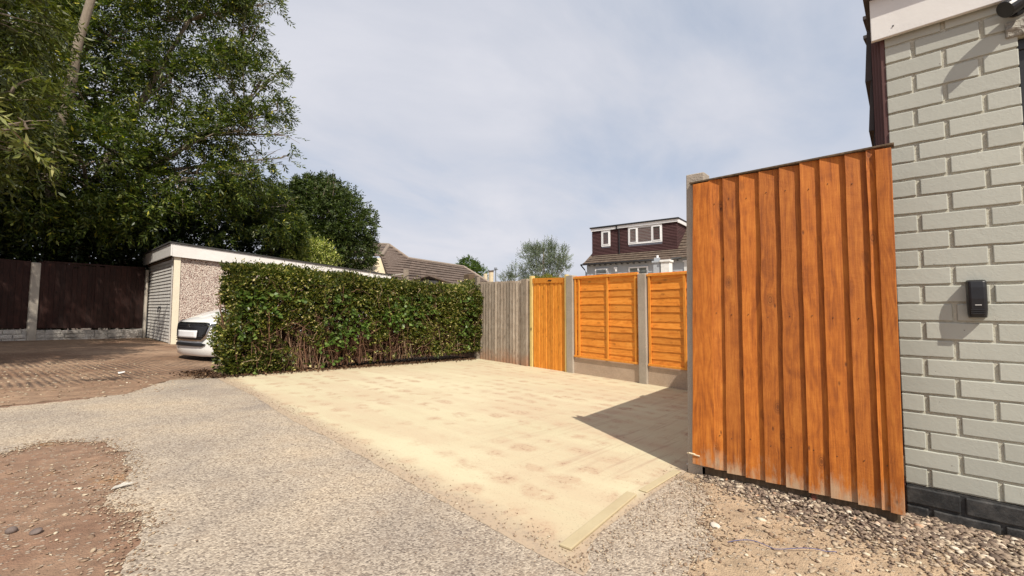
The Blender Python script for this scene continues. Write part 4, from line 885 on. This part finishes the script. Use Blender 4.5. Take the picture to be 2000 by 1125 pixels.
# rounded shoulders, left end spreading at foot
P_[:, 0] -= np.where(P_[:, 0] < .5, (.5 - P_[:, 0]) * .16 * np.clip(.75 - P_[:, 2], 0, 1) + .10 * (1 - P_[:, 0] * 2) * np.exp(-((P_[:, 2] - .45) / .3) ** 2), 0)
tt = 1.55 + (1.342 - 1.55) * P_[:, 0] / HL; ed = np.clip(1 - P_[:, 1] / .16, 0, 1) * np.clip((P_[:, 2] - tt + .16) / .16, 0, 1); P_[:, 2] -= .09 * ed; P_[:, 1] += .07 * ed
hz = P_[:, 2]; fx = P_[:, 0]
lth = .72 + .34 * np.sin(fx * 2.1 + 1.2) * np.cos(fx * 5.3) + .12 * np.sin(fx * 11)
low = np.clip((lth - hz) / .30, 0, 1) * (.35 + .65 * np.clip((fx - .35) / .5, 0, 1)) * np.where(fx > 3.2, .75, 1)
keep = (rng.random(n_) > low * .96) & ((nz3(P_, 4.2, 7.) > -.60 + rng.uniform(-.1, .1, n_) + .30 * (hz < .8)) | (face == 1))
P_, A_ = P_[keep], A_[keep]
A_ = unit(A_ + rng.normal(0, .5, A_.shape))
q = sprays(P_ - A_ * .05, A_, rng.uniform(.05, .12, len(P_)), 5, .042, .029, .15)
ex = rng.uniform(0, HL, 170); Pe = np.stack([ex, rng.uniform(.0, .5, 170), 1.55 + (1.342 - 1.55) * ex / HL - .03], 1)
q = np.concatenate([q, sprays(Pe, unit(rng.normal(0, .35, Pe.shape) + np.array([0, 0, 1.])), rng.uniform(.05, .13, 170), 5, .03, .02, 0)])
fastmesh('foliage', q, 4, M['hedge'], H)
# larger ivy leaves trailing on the front face
n_ = 1500; Pi = np.stack([rng.uniform(-.05, HL - .3, n_), rng.uniform(-.05, .03, n_), rng.uniform(.05, 1.15, n_)], 1)
k_ = (nz3(Pi, 2.6, 11.) > .12) & (rng.random(n_) < np.where(Pi[:, 2] < .35, .35, 1)); Pi = Pi[k_]
q = sprays(Pi, unit(rng.normal(0, .5, Pi.shape) + np.array([0, -.7, -.3])), np.full(len(Pi), .07), 3, .062, .056, .2)
fastmesh('ivy', q, 4, leafmat('bright_ivy_leaf', [(0, (.04, .075, .012)), (.6, (.085, .14, .025)), (1, (.17, .22, .06))], .35, .2), H)
n_ = 17000; Pd = np.stack([rng.uniform(.05, HL - .05, n_), rng.uniform(.22, HD, n_), rng.random(n_) * 1.32], 1)
q = sprays(Pd, unit(rng.normal(0, 1, Pd.shape)), np.full(n_, .08), 4, .045, .03, .2); fastmesh('dead_leaves', q, 4, M['dead'], H)
mb = MB(); rs = random.Random(5)
for i in range(620):
    x0 = rs.uniform(.0, HL); y0 = rs.uniform(.04, .45); hh = rs.uniform(.55, 1.25); p_ = [Vector((x0, y0, 0))]; ln = rs.gauss(0, .16); r_ = rs.choice([.004, .005, .007, .011]); y0 = y0 if i % 3 else rs.uniform(-.02, .06)
    for k in range(1, 7): p_.append(p_[-1] + Vector((ln / 6 + rs.gauss(0, .018), rs.gauss(-.006, .014), hh / 6)))
    mb.tube(p_, [r_ * (1 - .1 * k) for k in range(7)], 5, False)
    for _ in range(2):
        s0 = p_[rs.randint(1, 5)]; e = s0 + Vector((rs.gauss(0, .16), rs.gauss(-.05, .05), rs.uniform(.0, .28))); mb.tube([s0, s0.lerp(e, .5) + Vector((rs.gauss(0, .02), 0, rs.gauss(0, .02))), e], [r_ * .6, r_ * .45, r_ * .3], 4, False)
for i in range(150):   # scrambling pale ivy stems over the face
    p0 = Vector((rs.uniform(.0, HL - .2), rs.uniform(-.07, .0), rs.uniform(.05, 1.3))); an = rs.uniform(0, 6.28); L_ = rs.uniform(.08, .32); d_ = Vector((math.cos(an), 0, math.sin(an))); p_ = [p0]
    for k in range(4): p_.append(p_[-1] + d_ * L_ / 4 + Vector((rs.gauss(0, .02), rs.gauss(0, .012), rs.gauss(0, .02))))
    mb.tube(p_, [.004, .0035, .003, .0025, .0015], 4, False)
mb.build('stems', M['twig'], H)
# leaf litter along the foot of the hedge
n_ = 3200; lx = rng.uniform(1.65, 6.3, n_); ly = 6.66 + .06 * (lx - 1.6) / 3 - np.abs(rng.normal(0, .09, n_)) + rng.uniform(0, .25, n_)
m2 = rng.random(n_) < .25; lx[m2] = 1.75 - np.abs(rng.normal(0, .16, m2.sum())); ly[m2] = rng.uniform(6.65, 7.5, m2.sum())
Pl = np.stack([lx, ly, -.04 * lx + .022], 1); q = sprays(Pl, unit(rng.normal(0, 1, Pl.shape) * np.array([1, 1, .15])), np.full(n_, .01), 1, .035, .022, 0)
tag(fastmesh('leaf_litter', q, 4, M['dead']), 'dry brown fallen leaves along the foot of the hedge', 'leaf litter', kind='stuff')

# ------------------------------------------------------------------ BUNGALOW
def slope(mb, a, b_, c, d, rows, lift=.05, cols=1):
    """a,b eave ends; d,c ridge ends (a->d, b->c): stepped tile rows, each tile strip its own island"""
    a, b_, c, d = map(Vector, (a, b_, c, d)); nrm = (b_ - a).cross(d - a).normalized()
    if nrm.z < 0: nrm = -nrm
    for i in range(rows):
        f0, f1 = i / rows, (i + 1.08) / rows
        for j in range(cols):
            g0, g1 = j / cols, (j + .98) / cols if cols > 1 else 1
            def P(f, g): return a.lerp(d, min(f, 1)).lerp(b_.lerp(c, min(f, 1)), g)
            mb.poly([P(f0, g0) + nrm * lift, P(f0, g1) + nrm * lift, P(f1, g1) + nrm * .004, P(f1, g0) + nrm * .004], -nrm * .03)
Bg = tag(empty('bungalow', (14, 20, 0)), 'bungalow with brown tiled hipped roof and cream gable wall beyond the hedge', 'house')
o3 = Vector((14, 20, 0)); L3 = lambda *p: tuple(Vector(p) - o3)
P_ap = (13.0, 20.8, 4.20); A_ = (14.0, 20.4, 3.50); B_ = (19.4, 21.9, 3.50); V_ = (11.87, 19.67, 3.40)
mb = MB()
# main front slope: eave line from (10.9,17.0,1.4) to (20.6,18.4,1.4)
slope(mb, L3(11.0, 17.3, 1.75), L3(20.6, 18.9, 1.55), L3(*B_), L3(*A_), 11, .05, 16)
mb.poly([L3(11.0, 17.3, 1.73), L3(*A_), L3(*P_ap), L3(*V_)], (0, .06, -.04))
slope(mb, L3(11.0, 17.3, 1.80), L3(11.02, 17.32, 1.80), L3(*A_), L3(*V_), 11, .05, 1)
slope(mb, L3(*V_), L3(*A_), L3(13.02, 20.8, 4.20), L3(*P_ap), 4, .05, 1)
slope(mb, L3(11.87, 19.67, 3.38), L3(10.2, 22.5, 3.4), L3(11.6, 23.2, 4.4), L3(*P_ap), 4, .05, 1)
mb.poly([L3(20.6, 18.9, 1.55), L3(21.3, 24.5, 1.55), L3(*B_)], (0, 0, -.05)); mb.poly([L3(21.3, 24.5, 1.55), L3(11.0, 23.5, 1.75), L3(*A_), L3(*B_)], (0, 0, -.05))
mb.build('roof', M['rooftile'], Bg)
mb = MB()
for a, b_ in ((A_, B_), (P_ap, A_), (V_, P_ap), (B_, (20.6, 18.9, 1.6)), (P_ap, (11.6, 23.2, 4.4))): mb.tube([L3(*a), L3(*b_)], .10, 8)
mb.build('ridge_tiles', tiles('ridge', (.20, .15, .12), (.26, .21, .17), (.3, .26, .2)), Bg)
mb = MB(); mb.poly([L3(11.3, 17.8, -.6), L3(20.2, 19.4, -.6), L3(20.2, 19.4, 1.7), L3(11.3, 17.8, 1.9)], (.02, .2, 0)); mb.poly([L3(11.25, 17.85, -.6), L3(11.25, 17.85, 1.9), L3(11.83, 19.70, 3.30), L3(10.7, 21.8, 3.3), L3(9.9, 22.6, -.6)], (.2, .05, 0))
mb.poly([L3(20.2, 19.4, -.6), L3(20.9, 24, -.6), L3(20.9, 24, 1.6), L3(20.2, 19.4, 1.6)], (-.2, 0, 0))
mb.build('wall', M['cream'], Bg)
MB().box(3.4, 3.75, -1.06, -.9, 2.12, 2.34).build('roof_vent', M['upvc'], Bg, bevel=.01)
# distant cream chimney and pole
Dc = tag(empty('cream_chimney', (21.1, 21.3, -.4)), 'cream chimney pots just above the grey fence beside the small round tree', 'chimney')
MB().tube([(-.12, .12, 0), (-.12, .12, 3.50)], .14, 12).build('pot', M['cream'], Dc); MB().tube([(.17, -.15, 0), (.17, -.15, 3.62)], .17, 12).build('pot', M['cream'], Dc); MB().tube([(.17, -.15, 3.62), (.17, -.15, 3.72)], .19, 12).build('cap', M['rooftile'], Dc)
mb = MB(); mb.tube([(0, 0, 0), (0, 0, 3.85)], .045, 8); mb.tube([(-.2, .2, 3.72), (.12, -.12, 3.80)], .03, 6); mb.tube([(0, 0, 3.8), (0, 0, 3.92)], .10, 8)
o = mb.build('lamp_post', plain('grey_pole', (.20, .22, .25), .6)); o.location = (21.44, 20.88, -.4); tag(o, 'thin grey pole with short arm beside the cream chimney pots', 'pole')
# shed roofs between garage and bungalow
Sh = tag(empty('shed', (9.0, 13.9, -.36)), 'low felt roofed shed with dark post at the far end of the garage', 'shed')
mb = MB(); mb.poly([(-.65, .62, 2.26), (.20, -.22, 2.40), (.60, .5, 2.44), (-.25, 1.3, 2.3)], (0, 0, .035)); mb.build('roof', plain('pale_felt', (.42, .39, .35), .9, .15), Sh)
MB().box(-.5, .15, .1, .9, 0, 2.3).build('wall', M['felt'], Sh)
MB().poly([(.17, -.24, 0), (.30, -.37, 0), (.36, -.31, 0), (.23, -.18, 0)], (0, 0, 2.58)).build('post', M['greyrail'], Sh)
o = empty('low_shed', (9.9, 12.9, -.36)); tag(o, 'small shed with low dark pitched roof just above the hedge top', 'shed')
MB().poly([(-.50, .52, 2.17), (-.1, .1, 2.34), (.05, -.05, 2.34), (.32, -.36, 2.14), (.8, .0, 2.14), (.0, 1.0, 2.17)], (0, 0, .03)).build('roof', M['rooftile'], o)
MB().box(-.25, .4, -.1, .5, 0, 2.16).build('wall', M['felt'], o)
mb = MB(); mb.tube([(-.22 + .22 * math.cos(a), .22 - .22 * math.cos(a), 2.22 + .14 * math.sin(a)) for a in [i * math.pi / 12 for i in range(13)]], .012, 6)
o = mb.build('wire_hoop', M['blackmetal']); o.location = (9.55, 13.1, -.36); tag(o, 'dark curved hoop above the hedge top beside the shed roofs', 'hoop')
mb = MB(); mb.box(-.09, .09, -.09, .09, 0, 1.9); o = mb.build('timber_post', M['timber'], bevel=.01); o.location = (6.78, 7.45, -.30); tag(o, 'stubby timber post between the hedge end and grey fence', 'post')

# ------------------------------------------------------------------ HOUSE WITH DORMER
D = Vector((-.076, .997, 0)); Nn_ = Vector((.997, .076, 0))
Hs = tag(empty('dormer_house', (25.052, 12.349, 0), math.atan2(.997, -.076)), 'pale blue grey house with plum tiled dormer and white windows behind the orange fence', 'house')
# local: +x along wall (left in picture), -y inward -> local y = -(inward); so inward offset = -y
def hb(mb, a0, a1, o0, o1, z0, z1, **k): return mb.box(min(a0, a1), max(a0, a1), -max(o0, o1), -min(o0, o1), z0, z1, **k)
mb = MB(); hb(mb, 3.33, -7.5, .0, 6., -1, 3.72); mb.build('wall', M['bluegrey'], Hs)
mb = MB(); hb(mb, -2.95, -7.4, -.06, -.002, -1, 3.42); mb.build('white_wall', plain('white_render', (.62, .63, .62), .8), Hs)
mb = MB(); hb(mb, -2.9, -7.4, -.12, -.062, 3.43, 3.50); mb.build('ledge', M['upvc'], Hs)
mb = MB()
slope(mb, (3.5, .28, 3.66), (-7.6, .28, 3.66), (-7.6, -.52, 4.28), (2.95, -.52, 4.28), 4, .05, 44)
slope(mb, (-2.44, -.50, 4.27), (-7.6, -.50, 4.27), (-7.6, -3.2, 6.35), (-2.44, -3.2, 6.35), 10, .05, 20)
mb.poly([(3.5, .28, 3.64), (2.95, -.52, 4.26), (2.95, -3.2, 6.3), (3.5, -6.5, 3.64)], (-.04, 0, 0)); mb.poly([(3.5, -6.5, 3.64), (-7.6, -6.5, 3.64), (-7.6, -3.2, 6.3), (2.95, -3.2, 6.3)], (0, 0, -.05))
mb.build('roof', M['rooftile2'], Hs)
mb = MB(); mb.tube([(3.6, .36, 3.60), (-2.9, .36, 3.62)], .05, 8); mb.tube([(3.6, .36, 3.60), (3.45, .1, 3.3), (3.36, .06, 3.1), (3.36, .06, 0)], .04, 8); mb.build('gutter', M['blackmetal'], Hs, smooth=True)
mb = MB()
for i in range(16): hb(MB(), 3.1 - i * .38, 3.06 - i * .38, -.26, -.02, 3.50, 3.56).build('rafter_end', M['blackmetal'], Hs)
# dormer
do = .5; DL, DR, DZ0, DZ1 = 3.15, -2.44, 4.22, 5.98
mb = MB(); hb(mb, DL, DR, do, 3.4, DZ0 - .3, DZ1)
rows = 19
for i in range(rows):
    z0 = DZ0 + (DZ1 - DZ0) * i / rows; z1 = z0 + (DZ1 - DZ0) / rows
    mb.poly([(DL + .02, -do + .055, z0), (DL + .02, -do + .004, z1), (DR - .02, -do + .004, z1), (DR - .02, -do + .055, z0)], (0, -.02, 0))
    mb.poly([(DR - .035, -do + .02, z0), (DR - .004, -do + .02, z1), (DR - .004, -3.4, z1), (DR - .035, -3.4, z0)], (.02, 0, 0))
dm = mb.build('dormer', M['hungtile'], Hs)
mb = MB(); hb(mb, DL + .06, 1.42, do - .12, do - .06, DZ1 - .10, DZ1 + .06); hb(mb, 1.32, DR - .08, do - .12, do - .06, DZ1 - .08, DZ1 + .08); hb(mb, DR - .12, DR - .06, do - .059, 3.45, DZ1 - .14, DZ1 + .08); mb.build('fascia', M['upvc'], dm)
mb = MB(); hb(mb, DL + .12, DR - .14, do - .18, 3.5, DZ1 + .085, DZ1 + .17); mb.build('flat_roof', M['blackmetal'], dm)
mb = MB(); mb.tube([(1.37, -do + .16, DZ1 + .08), (1.37, -do + .14, DZ1 - .06), (1.2, -do + .09, DZ1 - .2), (1.2, -do + .09, DZ0)], .035, 8); mb.build('downpipe', M['blackmetal'], dm)
def win(parent, a0, a1, z0, z1, off, mull=(), panes=None, fr=.06, tilt=None, sash=()):
    mb = MB(); e0, e1 = off - .07, off + .03
    hb(mb, a0, a1, e0, e1, z0, z0 + fr + .02); hb(mb, a0, a1, e0, e1, z1 - fr, z1); hb(mb, a0, a0 - fr, e0 + .001, e1, z0 + fr + .02, z1 - fr); hb(mb, a1 + fr, a1, e0 + .001, e1, z0 + fr + .02, z1 - fr)
    for m_ in mull: hb(mb, m_ + fr / 2, m_ - fr / 2, e0 + .001, e1, z0 + fr + .02, z1 - fr)
    xs_ = [a0 - fr] + [q for m_ in mull for q in (m_ + fr / 2, m_ - fr / 2)] + [a1 + fr]
    for k in sash:   # opening light: an extra proud frame
        p0, p1 = xs_[2 * k], xs_[2 * k + 1]; za, zb = z0 + fr + .02, z1 - fr
        hb(mb, p0, p1, e0 - .02, e0, za, za + .05); hb(mb, p0, p1, e0 - .02, e0, zb - .05, zb); hb(mb, p0, p0 - .05, e0 - .02, e0, za + .05, zb - .05); hb(mb, p1 + .05, p1, e0 - .02, e0, za + .05, zb - .05)
    w = mb.build('window', M['upvc'], parent)
    for k in range(len(xs_) // 2):
        mt = (panes or ['glass'] * 9)[k]; mp = MB(); hb(mp, xs_[2 * k], xs_[2 * k + 1], off - .03, off - .02, z0 + fr, z1 - fr); mp.build('pane', M[mt], w)
    return w
win(dm, 2.47, 1.83, 4.80, 5.87, do, (), ['glass'], .09, sash=(0,)); win(dm, .60, -1.56, 4.78, 5.88, do, (-.0, -.93), ['blind', 'blind', 'glass'], .08, sash=(0, 2))
win(Hs, .40, -.83, 2.2, 3.30, 0, (-.22,), ['glass', 'glass'], .08)
w = win(Hs, 2.70, 1.78, 2.7, 3.32, 0, (), ['glass'], .07)
mb = MB(); mb.poly([(2.68, .10, 2.95), (1.80, .10, 2.95), (1.80, .08, 3.30), (2.68, .08, 3.30)], (0, .03, 0)); mb.build('open_light', M['upvc'], w)
MB().poly([(2.58, .145, 3.0), (1.90, .145, 3.0), (1.90, .125, 3.24), (2.58, .125, 3.24)], (0, .003, 0)).build('open_pane', M['glass'], w)
M['lead'] = plain('lead', (.16, .17, .21), .6, .3, 12)
mb = MB(); hb(mb, 2.44, 1.86, do - .05, do - .0, 4.72, 4.79); mb.build('lead_apron', M['lead'], dm); mb = MB(); hb(mb, .58, -1.55, do - .05, do, 4.66, 4.77); mb.build('lead_apron', M['lead'], dm)
mb = MB(); hb(mb, 1.32, 1.15, -.22, -.0, 3.20, 3.34); hb(mb, 1.22, 1.12, -.25, -.1, 3.05, 3.20); mb.build('flood_light', M['upvc'], Hs, bevel=.01)
mb = MB(); hb(mb, -3.1, -4.3, 3.0, 3.6, 5.6, 6.75); hb(mb, -3.05, -4.35, 2.95, 3.65, 6.75, 6.85); mb.build('chimney', M['redbrick'], Hs)
# white rendered stack nearer than the house
Wc = tag(empty('white_stack', (21.3, 9.1, -.4), math.atan2(.997, -.076)), 'squat white rendered chimney stack with small pots in front of the house', 'chimney')
mb = MB(); mb.box(.02, .36, -.3, .1, 0, 3.46); mb.box(-.04, .42, -.36, .15, 3.46, 3.56); mb.box(.06, .33, -.26, .06, 3.561, 3.72); mb.build('stack', M['bluegrey'], Wc, bevel=.015)
mb = MB(); mb.box(-.48, -.04, -.3, .16, 0, 3.46); mb.box(-.53, .0, -.34, .21, 3.47, 3.58); mb.build('stack', plain('white_stack_render', (.74, .74, .71), .8), Wc, bevel=.015)
MB().tube([(.2, -.1, 3.72), (.2, -.1, 3.86)], .06, 10).build('pot', M['upvc'], Wc); mb = MB(); mb.box(-.42, .0, -.28, .08, 3.581, 3.70); mb.build('cap', M['rooftile'], Wc)
